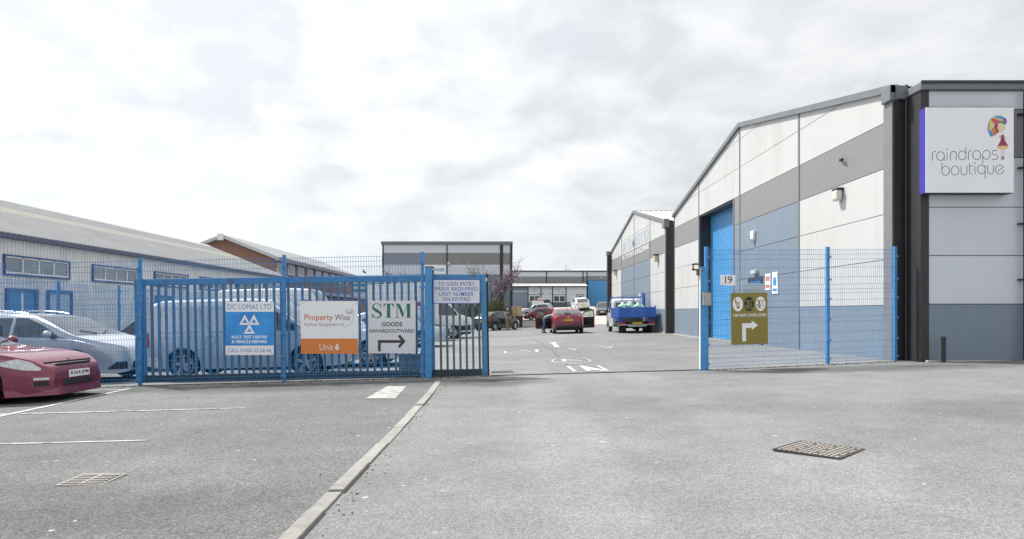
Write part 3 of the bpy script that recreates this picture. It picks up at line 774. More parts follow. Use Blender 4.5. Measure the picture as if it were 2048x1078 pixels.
# ================================================================ FAR BUILDING (faces the camera)
D4 = 115.0; s4 = D4 / F_PX; D5 = 111.0; s5 = D5 / F_PX
def z4(py): return CAMZ + (CY - py) * s4
def x4(px): return (px - CX) * s4
def z5(py): return CAMZ + (CY - py) * s5
def x5(px): return (px - CX) * s5
u4 = thing('industrial_unit', 'far grey and blue building with low office front at the yard end', 'building', (8, 118, g(8, 115)), worldspace=True)
fn4 = lambda a, v2, t_: (a, D4 - t_, v2)
MB().box2((x4(1020), D4 + 0.01, -0.5), (x4(1290), D4 + 16, z4(543))).build('wall_backing', M_core, u4)
zr4 = [0.2, z4(585), z4(567), z4(553), z4(543)]
for a, c in ((1022, 1092), (1094, 1165), (1167, 1173.5)):
    for k, mm in enumerate((M_plight, M_plight, M_pgrey, M_plight)): panel(u4, rect(x4(a), zr4[k], x4(c), zr4[k + 1]), fn4, mm)
panel(u4, rect(x4(1175), z4(561), x4(1290), z4(552)), fn4, M_pgrey); panel(u4, rect(x4(1175), z4(552), x4(1290), z4(543)), fn4, M_plight)
panel(u4, rect(x4(1222), 0.2, x4(1290), z4(561)), fn4, M_plight)
MB().box2((x4(1173), D4 - 0.12, 0.2), (x4(1175), D4, z4(543))).build('joint_trim', M_trimd, u4)
MB().box2((x4(1092), D4 - 0.1, 0.2), (x4(1094), D4, z4(543))).build('joint_trim', M_trimd, u4)
MB().box2((x4(1165), D4 - 0.1, 0.2), (x4(1167), D4, z4(543))).build('joint_trim', M_trimd, u4)
MB().box2((x4(1018), D4 - 0.25, z4(543.5)), (x4(1292), D4 + 0.1, z4(541))).build('eaves_gutter', M_trimd, u4)
ribbed((x4(1018), D4 - 0.2, z4(541)), (x4(1292), D4 - 0.2, z4(541)), (x4(1018), D4 + 8, z4(541) + 0.62), 70, 0.04).build('roof_sheet', M_roofl, u4, fix=False)
dr = MB().box2((x4(1176), D4 - 0.05, 0.8), (x4(1221), D4, z4(561.5))).build('roller_door', M_rolld, u4)
for i in range(14):
    zz = 1.75 + i * 0.32
    MB().box2((x4(1176), D4 - 0.075, zz), (x4(1221), D4 - 0.052, zz + 0.28)).build('slat', M_rolld, dr)
MB().ball((x4(1201), D4 - 0.25, z4(556)), 0.18).build('wall_light', M_lamp, u4, smooth=60)
# aerial on the roof
ae = MB().tube([(x4(1136), D4 + 4, z4(537)), (x4(1136), D4 + 4, z4(526))], 0.05, 6).tube([(x4(1133), D4 + 4, z4(529)), (x4(1139), D4 + 4, z4(527))], 0.04, 6).tube([(x4(1131), D4 + 4, z4(536)), (x4(1146), D4 + 4, z4(536))], 0.05, 6)
ae.build('aerial', M_galv, u4)
# office front
zb5 = z5(617)
MB().box2((x5(1020), D5 + 0.01, -0.3), (x5(1174), D4 - 0.15, z5(574))).build('office_block', M_core, u4)
fn5 = lambda a, v2, t_: (a, D5 - t_, v2)
panel(u4, rect(x5(1022), 0.6, x5(1056), z5(574)), fn5, M_pblue)
bays = [(1057, 1081), (1083, 1104), (1106, 1131), (1133, 1173)]
for a, c in bays:
    panel(u4, rect(x5(a), z5(589 if a != 1083 and a != 1133 else 590), x5(c), z5(574)), fn5, M_plight)
    panel(u4, rect(x5(a), z5(604), x5(c), z5(590)), fn5, M_plight, th=0.045)
    panel(u4, rect(x5(a), -0.2, x5(c), z5(604)), fn5, M_pblue)
for a in (1056, 1082, 1105, 1132, 1173.5):
    MB().box2((x5(a - 0.6), D5 - 0.09, 0.2), (x5(a + 0.6), D5 - 0.001, z5(574))).build('joint_trim', M_trimd, u4)
for a, c in ((1058.5, 1080), (1107, 1130.5)):
    wf = MB().box2((x5(a), D5 - 0.10, z5(604)), (x5(c), D5 - 0.046, z5(591))).build('window', M_wframe, u4)
    mid = (a + c) / 2
    for p0, p1 in ((a + 1.2, mid - 0.8), (mid + 0.8, c - 1.2)):
        MB().box2((x5(p0), D5 - 0.12, z5(602.6)), (x5(p1), D5 - 0.101, z5(592.3))).build('pane', M_glassd, wf)
MB().box2((x5(1107), D5 - 0.10, 0.9), (x5(1131), D5 - 0.055, z5(605.5))).build('shutter_panel', mat('shutter_grey', (0.10, 0.11, 0.13), 0.5), u4)
dd_ = MB().box2((x5(1153), D5 - 0.10, 0.9), (x5(1168), D5 - 0.055, z5(589))).build('office_door', M_trimd, u4)
MB().box2((x5(1154.5), D5 - 0.12, 1.5), (x5(1166.5), D5 - 0.101, z5(590.5))).build('door_frame', M_wframe, dd_)
MB().box2((x5(1156), D5 - 0.14, 2.4), (x5(1165), D5 - 0.121, z5(592))).build('pane', M_glassd, dd_)
MB().box2((x5(1144.5), D5 - 0.07, z5(599)), (x5(1149.5), D5 - 0.056, z5(593))).build('notice', M_white, u4)
MB().lathe([(0, 0), (0.12, 0), (0.12, 0.01), (0, 0.01)], 14, 'Y', (x5(1147), D5 - 0.085, z5(596.2))).build('notice_disc', M_sblue, u4)
for a in (1069.5, 1118):
    MB().ball((x5(a), D5 - 0.2, z5(581)), (0.17, 0.14, 0.17)).build('wall_light', M_lamp, u4, smooth=60)
for a, c in ((1086.5, 587), (1099, 587), (1078.7, 586), (1126, 584.5)):
    MB().ball((x5(a), D5 - 0.08, z5(c)), 0.09, 8, 6).build('vent', M_blackp, u4)
ribbed((x5(1018), D5 - 0.5, z5(572.5)), (x5(1175), D5 - 0.5, z5(572.5)), (x5(1018), D4 - 0.1, z4(566)), 46, 0.04).build('office_roof', M_roofl, u4, fix=False)
MB().box2((x5(1018), D5 - 0.6, z5(574.5)), (x5(1175.5), D5 - 0.42, z5(572.2))).build('eaves_gutter', M_trimd, u4)
lt = MB(); put_text(lt, 'JOHNSTONE SCOTT', fn5, x5(1027), z5(584.6), x5(1054), z5(581.6), 0.06, bold=0.03); lt.build('lettering', M_white, u4, fix=False)

# ================================================================ LONG LEFT SHED
u5 = thing('industrial_shed', 'long low shed of pale corrugated sheet with blue window frames', 'building', (-18, 32, g(-14, 30)), worldspace=True)
XL, YL0, YL1, ZE, XR, ZR = -16.0, 8.0, 50.5, 3.78, -21.6, 6.0
M_shed = mat('shed_sheet', (0.78, 0.775, 0.75), 0.5, var=0.06, vscale=0.8, dirt=((0.56, 0.55, 0.52), 1.2, 0.5, 0.85, (1, 1, 0.2)))
M_sroof = mat('shed_roof_sheet', (0.46, 0.465, 0.47), 0.55, var=0.07, vscale=0.5, dirt=((0.30, 0.30, 0.30), 1.0, 0.5, 0.85))
M_rlight = mat('rooflight_grp', (0.56, 0.555, 0.51), 0.5, var=0.06)
MB().slab([(XL - 0.06, -0.6), (XL - 0.06, ZE), (XR, ZR - 0.1), (2 * XR - XL, ZE), (2 * XR - XL, -0.6)], lambda a, v2, t_: (a, t_, v2), YL0 + 0.05, YL1 - 0.05).build('shell', M_shed, u5)
nrib = 240; row0, row1 = [], []
for i in range(nrib):
    for fr_, hh in ((0, 0), (0.30, 0), (0.40, 0.035), (0.62, 0.035), (0.72, 0)):
        yy = YL0 + (YL1 - YL0) * (i + fr_) / nrib
        row0.append((XL - hh, yy, -0.6)); row1.append((XL - hh, yy, ZE))
MB().grid([row0, row1]).build('wall_sheet', M_shed, u5, fix=False)
def sroof(name, f0, f1, m, up=0.0):
    P0 = Vector((XL + 0.25, YL0, ZE - 0.08)); Vv = Vector((XR - XL - 0.25, 0, ZR - ZE + 0.08))
    a = P0 + Vv * f0 + Vector((0, 0, up)); ribbed(a, a + Vector((0, YL1 - YL0 + 0.15, 0)), a + Vv * (f1 - f0), 160, 0.04).build(name, m, u5, fix=False)
sroof('roof_sheet', 0, 0.56, M_sroof); sroof('rooflight', 0.555, 0.72, M_rlight, 0.012); sroof('roof_sheet', 0.715, 1.0, M_sroof, 0.02)
a = Vector((XR, YL0, ZR + 0.0)); ribbed(a, a + Vector((0, YL1 - YL0 + 0.15, 0)), (2 * XR - XL, YL0, ZE), 160, 0.04).build('roof_sheet', M_sroof, u5, fix=False)
MB().slab([(XR - 0.3, ZR - 0.08), (XR, ZR + 0.09), (XR + 0.3, ZR - 0.06), (XR, ZR + 0.02)], lambda a, v2, t_: (a, t_, v2), YL0, YL1 + 0.1).build('ridge_cap', M_sroof, u5)
MB().box2((XL + 0.02, YL0, ZE - 0.20), (XL + 0.24, YL1, ZE - 0.02)).build('gutter', mat('gutter_blue_grey', (0.085, 0.105, 0.17), 0.45), u5, bevel=0.02)
for i in range(8):
    y0 = 22.2 + (i - 1) * 4.75
    if y0 < YL0 + 0.5 or y0 > YL1 - 4: continue
    z0, z1, wd = 2.47, 3.03, 3.35
    w0 = MB()
    for q in ((y0, y0 + wd, z0 - 0.06, z0), (y0, y0 + wd, z1, z1 + 0.05), (y0, y0 + 0.07, z0, z1), (y0 + wd - 0.07, y0 + wd, z0, z1)):
        w0.box2((XL - 0.04, q[0], q[2]), (XL + 0.07, q[1], q[3]))
    wo = w0.build('window', M_bframe, u5)
    fr = MB()
    pw = (wd - 0.18) / 4
    for j in range(5): fr.box((XL + 0.02, y0 + 0.09 + j * pw, (z0 + z1) / 2), (0.05, 0.055, z1 - z0))
    fr.box((XL + 0.02, y0 + wd / 2, z0 + 0.03), (0.06, wd - 0.19, 0.06)); fr.box((XL + 0.02, y0 + wd / 2, z1 - 0.025), (0.05, wd - 0.19, 0.05))
    fr.build('frame', M_wframe, wo)
    for j in range(4):
        MB().box((XL + 0.005, y0 + 0.09 + (j + 0.5) * pw, (z0 + z1) / 2 + 0.005), (0.012, pw - 0.06, z1 - z0 - 0.115)).build('pane', mat('window_glass_pale', (0.20, 0.23, 0.25), 0.12, var=0.35, vscale=1.5, spec=0.8), wo)
for y0, y1, kind in ((22.3, 23.8, 0), (24.3, 25.7, 1), (31.8, 33.3, 0)):
    w0 = MB()
    for q in ((y0, y0 + 0.1, -0.3, 2.0), (y1 - 0.1, y1, -0.3, 2.0), (y0 + 0.1, y1 - 0.1, 1.9, 2.0)): w0.box2((XL - 0.03, q[0], q[2]), (XL + 0.08, q[1], q[3]))
    wo = w0.build('doorway', M_bframe, u5)
    if kind == 0:
        for j in range(2):
            ya = y0 + 0.12 + j * (y1 - y0 - 0.22) / 2
            MB().box2((XL, ya, -0.3), (XL + 0.03, ya + (y1 - y0) / 2 - 0.18, 1.88)).build('door_leaf', mat('door_leaf_blue', (0.05, 0.20, 0.46), 0.4), wo)
        MB().box2((XL, (y0 + y1) / 2 - 0.05, -0.3), (XL + 0.05, (y0 + y1) / 2 + 0.05, 1.89)).build('mullion', M_wframe, wo)
    else:
        MB().box2((XL, y0 + 0.11, -0.3), (XL + 0.03, y1 - 0.11, 1.89)).build('door_leaf', mat('door_leaf_pale', (0.42, 0.50, 0.60), 0.4), wo)

# ================================================================ BRICK OFFICE (behind the shed)
u6 = thing('brick_office', 'red brick office block with pale gable fascia and white window strip', 'building', (-24, 80, g(-14, 80)), worldspace=True)
XB, YB0, YB1, ZEB, XRB, ZRB = -21.7, 65.6, 98.6, 6.30, -26.6, 8.25
MB().slab([(XB, -0.6), (XB, ZEB), (XRB, ZRB - 0.15), (2 * XRB - XB, ZEB), (2 * XRB - XB, -0.6)], lambda a, v2, t_: (a, t_, v2), YB0, YB1).build('brick_wall', M_brick, u6)
for s in (1, -1):
    xe = XB + 0.5 if s == 1 else 2 * XRB - XB - 0.5
    MB().slab([(xe, ZEB - 0.26), (XRB, ZRB - 0.08), (XRB, ZRB + 0.20), (xe, ZEB + 0.03)], lambda a, v2, t_: (a, t_, v2), YB0 - 0.55, YB0 - 0.02).build('gable_fascia', mat('fascia_pale', (0.50, 0.51, 0.52), 0.5), u6)
    ribbed((xe, YB0 - 0.5, ZEB + 0.04), (xe, YB1 + 0.3, ZEB + 0.04), (XRB, YB0 - 0.5, ZRB + 0.21), 60, 0.06).build('roof_sheet', M_roofl, u6, fix=False)
MB().box2((XB + 0.05, YB0 - 0.5, ZEB - 0.3), (XB + 0.6, YB1 + 0.3, ZEB + 0.03)).build('eaves_soffit', mat('soffit_mauve', (0.30, 0.25, 0.26), 0.6), u6)
MB().box((XRB, YB0 - 0.62, ZRB - 0.05), (0.55, 0.2, 0.6)).build('apex_bracket', M_wframe, u6)
for zlo, zhi in ((3.95 + 1.0, 5.95), (1.2, 2.3)):
    for i in range(9):
        ya = 65.9 + i * 3.35
        wo = MB().box2((XB - 0.02, ya, zlo), (XB + 0.06, ya + 2.1, zhi)).build('window', M_wframe, u6)
        for j in range(2): MB().box2((XB + 0.061, ya + 0.14 + j * 0.98, zlo + 0.12), (XB + 0.075, ya + 0.98 + j * 0.98, zhi - 0.12)).build('pane', M_glassd, wo)
MB().box2((XB, 66, 3.15), (XB + 0.9, 112, 3.5)).build('canopy', mat('canopy_mauve', (0.42, 0.34, 0.33), 0.6), u6)
MB().box2((XB, 98.65, -0.5), (XB + 0.4, 112, 3.15)).build('low_wing', M_brick, u6)
MB().box2((-32, 98.7, -0.5), (XB - 0.01, 112, 3.3)).build('low_wing', M_brick, u6)
u7 = thing('office_building', 'distant white and teal building seen above the gate', 'building', (-24, 125, 0), worldspace=True)
D7 = 122.0; s7 = D7 / F_PX
MB().box2(((690 - CX) * s7, D7, -0.5), ((772 - CX) * s7, D7 + 10, CAMZ + (CY - 556) * s7)).build('wall', M_pwhite, u7)
for py0, py1 in ((573, 567), (584, 578)):
    MB().box2(((692 - CX) * s7, D7 - 0.1, CAMZ + (CY - py0) * s7), ((770 - CX) * s7, D7 - 0.01, CAMZ + (CY - py1) * s7)).build('window_band', mat('teal_glass', (0.04, 0.20, 0.24), 0.15), u7)
# ================================================================ FENCES, GATE AND SIGNS
VF = (0.27, 0.93, 1.60, 2.22)
def mesh_panel_mesh(L_, H_=2.38):
    """welded mesh with pressed V folds; u along X, z up, folds towards -Y"""
    mb = MB(); prof = [(0.04, 0.0)]
    for c in VF: prof += [(c - 0.05, 0.0), (c, -0.035), (c + 0.05, 0.0)]
    prof.append((H_, 0.0))
    n = int(round(L_ / 0.05)); r_ = 0.0032
    for i in range(n + 1):
        u_ = L_ * i / n
        for (z0, y0), (z1, y1) in zip(prof[:-1], prof[1:]):
            mb.add([(u_ - r_, y0, z0), (u_ + r_, y0, z0), (u_, y0 + 2 * r_, z0), (u_ - r_, y1, z1), (u_ + r_, y1, z1), (u_, y1 + 2 * r_, z1)], [(0, 1, 4, 3), (1, 2, 5, 4), (2, 0, 3, 5)])
    hz_ = [0.06]; zz = 0.06
    zl = sorted([0.06, 0.13, H_ - 0.02] + [c + d for c in VF for d in (-0.05, 0.05)] + [c for c in (0.47, 0.67, 1.13, 1.33, 1.47 + 0.0, 1.80, 2.0) ])
    for zz in zl:
        mb.box((L_ / 2, -0.006, zz), (L_, 0.006, 0.006))
    return mb.mesh('mesh_panel', M_fence, fix=False)
def post_mesh(H_):
    mb = MB(); mb.box((0, 0, H_ / 2 - 0.06), (0.06, 0.06, H_ + 0.12)); mb.box((0, 0, H_ + 0.004), (0.066, 0.066, 0.008))
    return mb.mesh('post', M_fence)
PM = post_mesh(2.42)
clip_me = MB().box((0, -0.045, 0), (0.10, 0.022, 0.04)).mesh('clip', M_fence)
def fence(name, label, pts, group=None, posts=True, only=None, hh=1.0):
    b = thing(name, label, 'fence', (pts[0][0], pts[0][1], g(*pts[0])), group=group)
    for i, (x, y_) in enumerate(pts):
        if only is None or i in only:
            p = place('post', PM, b, (x - pts[0][0], y_ - pts[0][1], g(x, y_) - g(*pts[0])))
            p.scale.z = hh
            an = math.atan2(pts[min(i + 1, len(pts) - 1)][1] - pts[max(i - 1, 0)][1], pts[min(i + 1, len(pts) - 1)][0] - pts[max(i - 1, 0)][0])
            p.rotation_euler.z = an
            for zz in (0.12, 0.50, 0.93, 1.35, 1.75, 2.22):
                c = place('clip', clip_me, p, (0, 0, zz))
    for i in range(len(pts) - 1):
        a, c = Vector(pts[i]), Vector(pts[i + 1]); d = c - a; L_ = d.length
        me = mesh_panel_mesh(L_ - 0.02)
        o = place('mesh_panel', me, b, (a.x - pts[0][0], a.y - pts[0][1], g(*a) - g(*pts[0])))
        dz = g(*c) - g(*a)
        o.rotation_euler = (0, -math.atan2(dz, L_), math.atan2(d.y, d.x)); o.scale.z = hh
        off = Vector((d.y, -d.x)).normalized() * 0.036
        o.location.x += off.x + d.x / L_ * 0.01; o.location.y += off.y + d.y / L_ * 0.01
    return b
FL = [(-12.3, 13.08), (-9.66, 13.18), (-6.96, 13.28), (-4.26, 13.39), (-1.63, 13.49)]
fence('mesh_fence', 'long blue welded mesh fence carrying three signboards in front of the vans', FL)
FR = [(3.93, 13.80), (6.63, 14.48), (8.20, 14.80)]
fence('mesh_fence', 'short blue welded mesh fence between the gate post and gable wall', FR)
FY = [(-12.5, 13.4 + 3.05 * i) for i in range(12)]
fence('mesh_fence', 'blue mesh fence running along the corrugated shed', FY)

# sliding gate, partly behind the fence
GA, GB = Vector((-7.06, 13.40, 0)), Vector((-0.34, 13.66, 0))
gd = GB - GA; GL = gd.length
gate = thing('sliding_gate', 'blue steel sliding gate of upright bars standing open', 'gate', (GA.x, GA.y, g(GA.x, GA.y) + 0.03))
gate.rotation_euler = (0, -math.atan2(0.11, GL), math.atan2(gd.y, gd.x))
GH = 2.0
MB().box2((0, -0.05, GH - 0.12), (GL - 0.14, 0.05, GH)).build('top_rail', M_gate, gate, bevel=0.006)
MB().box2((0, -0.05, 0.02), (GL - 0.14, 0.05, 0.16)).build('bottom_rail', M_gateb, gate, bevel=0.006)
MB().box2((-0.02, -0.052, 0.022), (0.16, 0.052, GH + 0.004)).build('end_upright', M_gate, gate, bevel=0.006)
MB().box2((GL - 0.14, -0.055, 0.02), (GL - 0.035, 0.055, GH + 0.003)).build('end_upright', M_gate, gate, bevel=0.006)
MB().box2((GL - 0.034, -0.04, 0.02), (GL - 0.002, 0.04, GH + 0.02)).build('safety_edge', M_black, gate, bevel=0.006)
MB().box2((GL - 0.042, -0.058, GH - 0.14), (GL - 0.018, -0.041, GH - 0.07)).build('maker_plate', M_white, gate)
mid = 5.60
MB().box2((mid, -0.05, 0.16), (mid + 0.07, 0.05, GH - 0.12)).build('middle_upright', M_gate, gate)
pm1 = MB().box((0, 0, (GH - 0.12 + 0.16) / 2), (0.042, 0.042, GH - 0.28)).mesh('pale', M_pale)
pm2 = MB().box((0, 0, (GH - 0.12 + 0.16) / 2), (0.042, 0.042, GH - 0.28)).mesh('pale', M_pale2)
uu = 0.28
while uu < mid - 0.08:
    place('pale', pm1, gate, (uu, 0, 0)); uu += 0.1362
for i in range(7): place('pale', pm2, gate, (mid + 0.07 + 0.118 * 1.0 + i * 0.1255, 0, 0))
# guide posts
gpst = thing('gate_guide_post', 'tall blue guide post holding the sliding gate upright', 'gate post', (-1.52, 13.50, g(-1.52, 13.5)))
MB().box2((-0.055, -0.09, -0.05), (0.075, -0.005, 2.13)).build('front_post', M_fence, gpst, bevel=0.006)
MB().box2((-0.055, 0.23, -0.05), (0.085, 0.31, 2.10)).build('rear_post', M_gate, gpst, bevel=0.006)
MB().box2((-0.06, -0.09, 2.131), (0.09, 0.31, 2.15)).build('cap_plate', M_rust, gpst)
# receiving post on the far side of the entrance
rp = thing('gate_receiving_post', 'blue square gate post with rusty catch and grey keypad box', 'gate post', (3.86, 13.74, g(3.86, 13.74)))
MB().box2((-0.075, -0.05, -0.05), (0.06, 0.05, 2.03)).build('post', M_fence, rp, bevel=0.006)
rb = MB().box2((-0.21, -0.03, 1.96), (-0.07, 0.07, 1.99)).box2((-0.21, -0.03, 2.07), (-0.07, 0.07, 2.095)).box2((-0.21, -0.03, 1.96), (-0.195, 0.07, 2.09)).box2((-0.13, -0.02, 1.86), (-0.09, 0.05, 1.99))
rb.build('catch', M_rust, rp)
kb = MB().box2((-0.045, -0.13, 1.27), (0.115, -0.05, 1.52)).build('keypad_box', mat('keypad_box_grey', (0.38, 0.365, 0.35), 0.5, var=0.1), rp, bevel=0.008)
MB().box2((0.0, -0.137, 1.34), (0.07, -0.131, 1.46)).build('keypad', M_galv, rp)
MB().box2((-0.155 + 0.07, -0.06, 0.02), (-0.075, 0.0, 2.0)).build('seal_strip', M_white, rp)

# ---- sign boards
def board(name, label, px0, py0, px1, py1, d, m, th=0.006, r_=0.0, tilt=0.0, yaw=0.0, cat='sign'):
    a, c = at(px0, py1, d), at(px1, py0, d); w, h = c.x - a.x, c.z - a.z
    b = thing(name, label, cat, ((a.x + c.x) / 2, d, a.z)); b.rotation_euler = (0, tilt, yaw)
    if r_:
        poly = []
        for cx_, cy_, a0 in ((w / 2 - r_, r_, -90), (w / 2 - r_, h - r_, 0), (-w / 2 + r_, h - r_, 90), (-w / 2 + r_, r_, 180)):
            poly += arc(cx_, cy_, r_, r_, a0, a0 + 90, 4)
    else: poly = rect(-w / 2, 0, w / 2, h)
    fn = lambda u_, v2, t_: (u_, -t_, v2)
    MB().slab(poly, fn, 0, th).build('panel', m, b)
    return b, w, h, fn
def flat(b, fn, polys, t_, m, name, th=0.0006):
    mb = MB()
    for p in polys: mb.add([fn(u_, v2, t_) for u_, v2 in p], [tuple(range(len(p)))])
    return mb.build(name, m, b, fix=False)
def screws(b, fn, w, h, t_):
    me = MB().box((0, 0, 0), (0.014, 0.004, 0.014)).mesh('fixing', M_sgrey)
    for sx in (-1, 1):
        for v2 in (0.04, h - 0.04): place('fixing', me, b, fn(sx * (w / 2 - 0.035), v2, t_ + 0.002))
YAW = math.atan2(0.21, 5.33)
# test centre board
b, w, h, fn = board('signboard', 'white and blue signboard with three white triangles', 452, 603.5, 547, 710, 13.17, M_white, yaw=YAW)
T = 0.0072
sy = lambda cy_: (1000 - cy_) / (1000 - 112) * h
sx = lambda cx_: ((cx_ - 100) / 788 - 0.5) * w
flat(b, fn, [rect(-w / 2, sy(842), w / 2, sy(280))], T, M_sblue, 'blue_field')
tri = []; tin = []
for cx_, cy0, cy1, hw in ((415, 322, 497, 92), (563, 322, 497, 92), (488, 478, 645, 92)):
    tri.append([(sx(cx_ - hw), sy(cy1)), (sx(cx_ + hw), sy(cy1)), (sx(cx_), sy(cy0))])
    k = 0.40; cyc = cy0 + (cy1 - cy0) * 0.68
    tin.append([(sx(cx_ - hw * 0.47), sy(cy1 - 34)), (sx(cx_ + hw * 0.47), sy(cy1 - 34)), (sx(cx_), sy(cy0 + 78))])
for q in tri: flat(b, fn, [q], T + 0.0008, M_white, 'triangle')
for q in tin: flat(b, fn, [q], T + 0.0016, M_sblue, 'triangle_inset')
for txt, x0, x1, y0, y1, m_, bo in (('DC LOMAS LTD', 135, 850, 238, 152, M_slblue, 0.0), ('M.O.T. TEST CENTRE', 200, 776, 725, 675, M_white, 0.028), ('& VEHICLE REPAIRS', 200, 776, 803, 752, M_white, 0.028), ('CALL 01606 55 66 66', 138, 845, 952, 888, M_slblue, 0.0)):
    letters(b, txt, fn, sx(x0), sy(y0), sx(x1), sy(y1), T + 0.0008, m_, bo)
screws(b, fn, w, h, T)
# property board
b, w, h, fn = board('signboard', 'white signboard with orange foot and small owl outline', 602.5, 602, 715.7, 707.5, 13.27, M_white, yaw=YAW)
sx = lambda cx_: ((cx_ - 97) / 855 - 0.5) * w
sy = lambda cy_: (893 - cy_) / (893 - 92) * h
flat(b, fn, [rect(-w / 2, 0, w / 2, sy(662))], T, M_orange, 'orange_foot')
for txt, x0, x1, y0, y1, m_, bo, tt in (('Property', 150, 578, 412, 292, M_orlet, 0.012, T), ('Wise', 603, 832, 384, 292, M_sgrey, 0.006, T), ('Facilities Management Ltd.', 150, 752, 486, 422, M_sgrey, -0.004, T), ('Unit', 377, 578, 838, 740, M_white, -0.008, T + 0.0008), ('6', 611, 670, 836, 735, M_white, 0.03, T + 0.0008)):
    letters(b, txt, fn, sx(x0), sy(y0), sx(x1), sy(y1), tt, m_, bo)
S2 = lambda L_: [(sx(a), sy(c)) for a, c in L_]
ow = []
for pth in (spline([(762, 222), (800, 212), (850, 210), (882, 250), (888, 320), (870, 390), (820, 460), (735, 492)], 8), spline([(762, 222), (785, 235), (800, 245)], 4), spline([(888, 222), (860, 232), (845, 250), (825, 285), (815, 260), (800, 245)], 4), arc(797, 265, 18, 26, 0, 360, 16), arc(852, 265, 18, 26, 0, 360, 16)):
    ow += stroke_poly(S2(pth), 0.0045)
flat(b, fn, ow, T, M_sgrey, 'owl_outline')
flat(b, fn, [S2(arc(797, 270, 8, 12, 0, 330, 10)), S2(arc(853, 270, 8, 12, 0, 330, 10))], T + 0.0006, M_orlet, 'owl_eyes')
screws(b, fn, w, h, T)
# goods board
b, w, h, fn = board('signboard', 'pale grey goods signboard with large green serif letters and black arrow', 737, 601.5, 831, 706.5, 13.35, M_signgrey, yaw=YAW)
sx = lambda cx_: ((cx_ - 1115) / 715 - 0.5) * w
sy = lambda cy_: (885 - cy_) / (885 - 88) * h
S2 = lambda L_: [(sx(a), sy(c)) for a, c in L_]
# S: stroke that swells in the spine, with wedge serifs
sp = spline([(1300, 165), (1270, 138), (1232, 132), (1197, 150), (1188, 185), (1205, 215), (1245, 240), (1290, 270), (1303, 305), (1285, 335), (1240, 345), (1200, 330), (1180, 305)], 6)
wd = []
for i in range(len(sp)):
    t_ = i / (len(sp) - 1); wd.append((8 + 36 * math.exp(-((t_ - 0.52) / 0.22) ** 2)) / 715 * w)
P_ = stroke_poly(S2(sp), wd)
P_ += [S2([(1302, 130), (1308, 195), (1300, 195), (1286, 152)]), S2([(1172, 285), (1180, 285), (1196, 330), (1172, 350)])]
flat(b, fn, P_, T, M_sgreen, 'letter_s')
flat(b, fn, [S2([(1347, 132), (1497, 132), (1497, 142), (1347, 142)]), S2([(1398, 142), (1446, 142), (1446, 335), (1398, 335)]), S2([(1375, 335), (1469, 335), (1469, 345), (1375, 345)]), S2([(1347, 142), (1375, 142), (1350, 185), (1343, 185)]), S2([(1469, 142), (1497, 142), (1501, 185), (1494, 185)])], T, M_sgreen, 'letter_t')
flat(b, fn, [S2([(1527, 132), (1580, 132), (1580, 141), (1527, 141)]), S2([(1545, 141), (1556, 141), (1556, 336), (1545, 336)]), S2([(1522, 336), (1580, 336), (1580, 345), (1522, 345)]), S2([(1550, 141), (1594, 141), (1655, 290), (1632, 345)]), S2([(1632, 345), (1645, 318), (1700, 132), (1712, 132)]), S2([(1700, 141), (1748, 141), (1748, 336), (1700, 336)]), S2([(1690, 132), (1772, 132), (1772, 141), (1694, 141)]), S2([(1680, 336), (1765, 336), (1765, 345), (1680, 345)])], T + 0.0004, M_sgreen, 'letter_m')
for txt, x0, x1, y0, y1, bo in (('GOODS', 1318, 1628, 478, 412, 0.022), ('INWARD/OUTWARD', 1132, 1808, 574, 518, 0.012)):
    letters(b, txt, fn, sx(x0), sy(y0), sx(x1), sy(y1), T, M_sblack, bo)
flat(b, fn, [S2([(1261, 858), (1261, 684), (1303, 684), (1303, 858)]), S2([(1303, 728), (1303, 684), (1640, 684), (1640, 728)]), S2([(1562, 628), (1592, 600), (1680, 705), (1625, 705)]), S2([(1625, 705), (1680, 705), (1588, 808), (1562, 778)])], T, M_sgrey if False else mat('arrow_charcoal', (0.045, 0.042, 0.045), 0.4), 'arrow')
screws(b, fn, w, h, T)
# entry instruction board on the gate
b, w, h, fn = board('signboard', 'blue bordered entry instruction sign on the gate end', 866, 558.6, 960.5, 607.6, 13.55, M_snavy, r_=0.03, yaw=YAW)
poly = []
e_ = 0.014; r_ = 0.022
for cx_, cy_, a0 in ((w / 2 - r_ - e_, r_ + e_, -90), (w / 2 - r_ - e_, h - r_ - e_, 0), (-w / 2 + r_ + e_, h - r_ - e_, 90), (-w / 2 + r_ + e_, r_ + e_, 180)): poly += arc(cx_, cy_, r_, r_, a0, a0 + 90, 4)
flat(b, fn, [poly], T, M_signgrey, 'pale_field')
sx = lambda cx_: ((cx_ - 563) / 430 - 0.5) * w
sy = lambda cy_: (665 - cy_) / (665 - 443) * h
for txt, x0, x1, y0, y1 in (('TO GAIN ENTRY', 608, 943, 502, 466), ('PRESS REQUIRED', 583, 970, 550, 513), ('UNIT NUMBER', 621, 932, 595, 559), ('ON KEYPAD', 651, 900, 641, 605)):
    letters(b, txt, fn, sx(x0), sy(y0), sx(x1), sy(y1), T + 0.0008, M_snavy, 0.008, 1.1)
# number board
YR = math.atan2(0.68, 2.7)
b, w, h, fn = board('number_sign', 'small white sign with black number nineteen on the right-hand fence', 1439, 550, 1472.5, 571, 13.78, M_white, r_=0.015, yaw=YR)
letters(b, '19', fn, -w * 0.2, h * 0.2, w * 0.28, h * 0.88, T, M_sblack, 0.0, 0.82)
mb = MB(); mb.box(fn(-w * 0.34, h * 0.10, T), (0.05, 0.002, 0.008)); mb.build('small_print', M_sgrey, b)
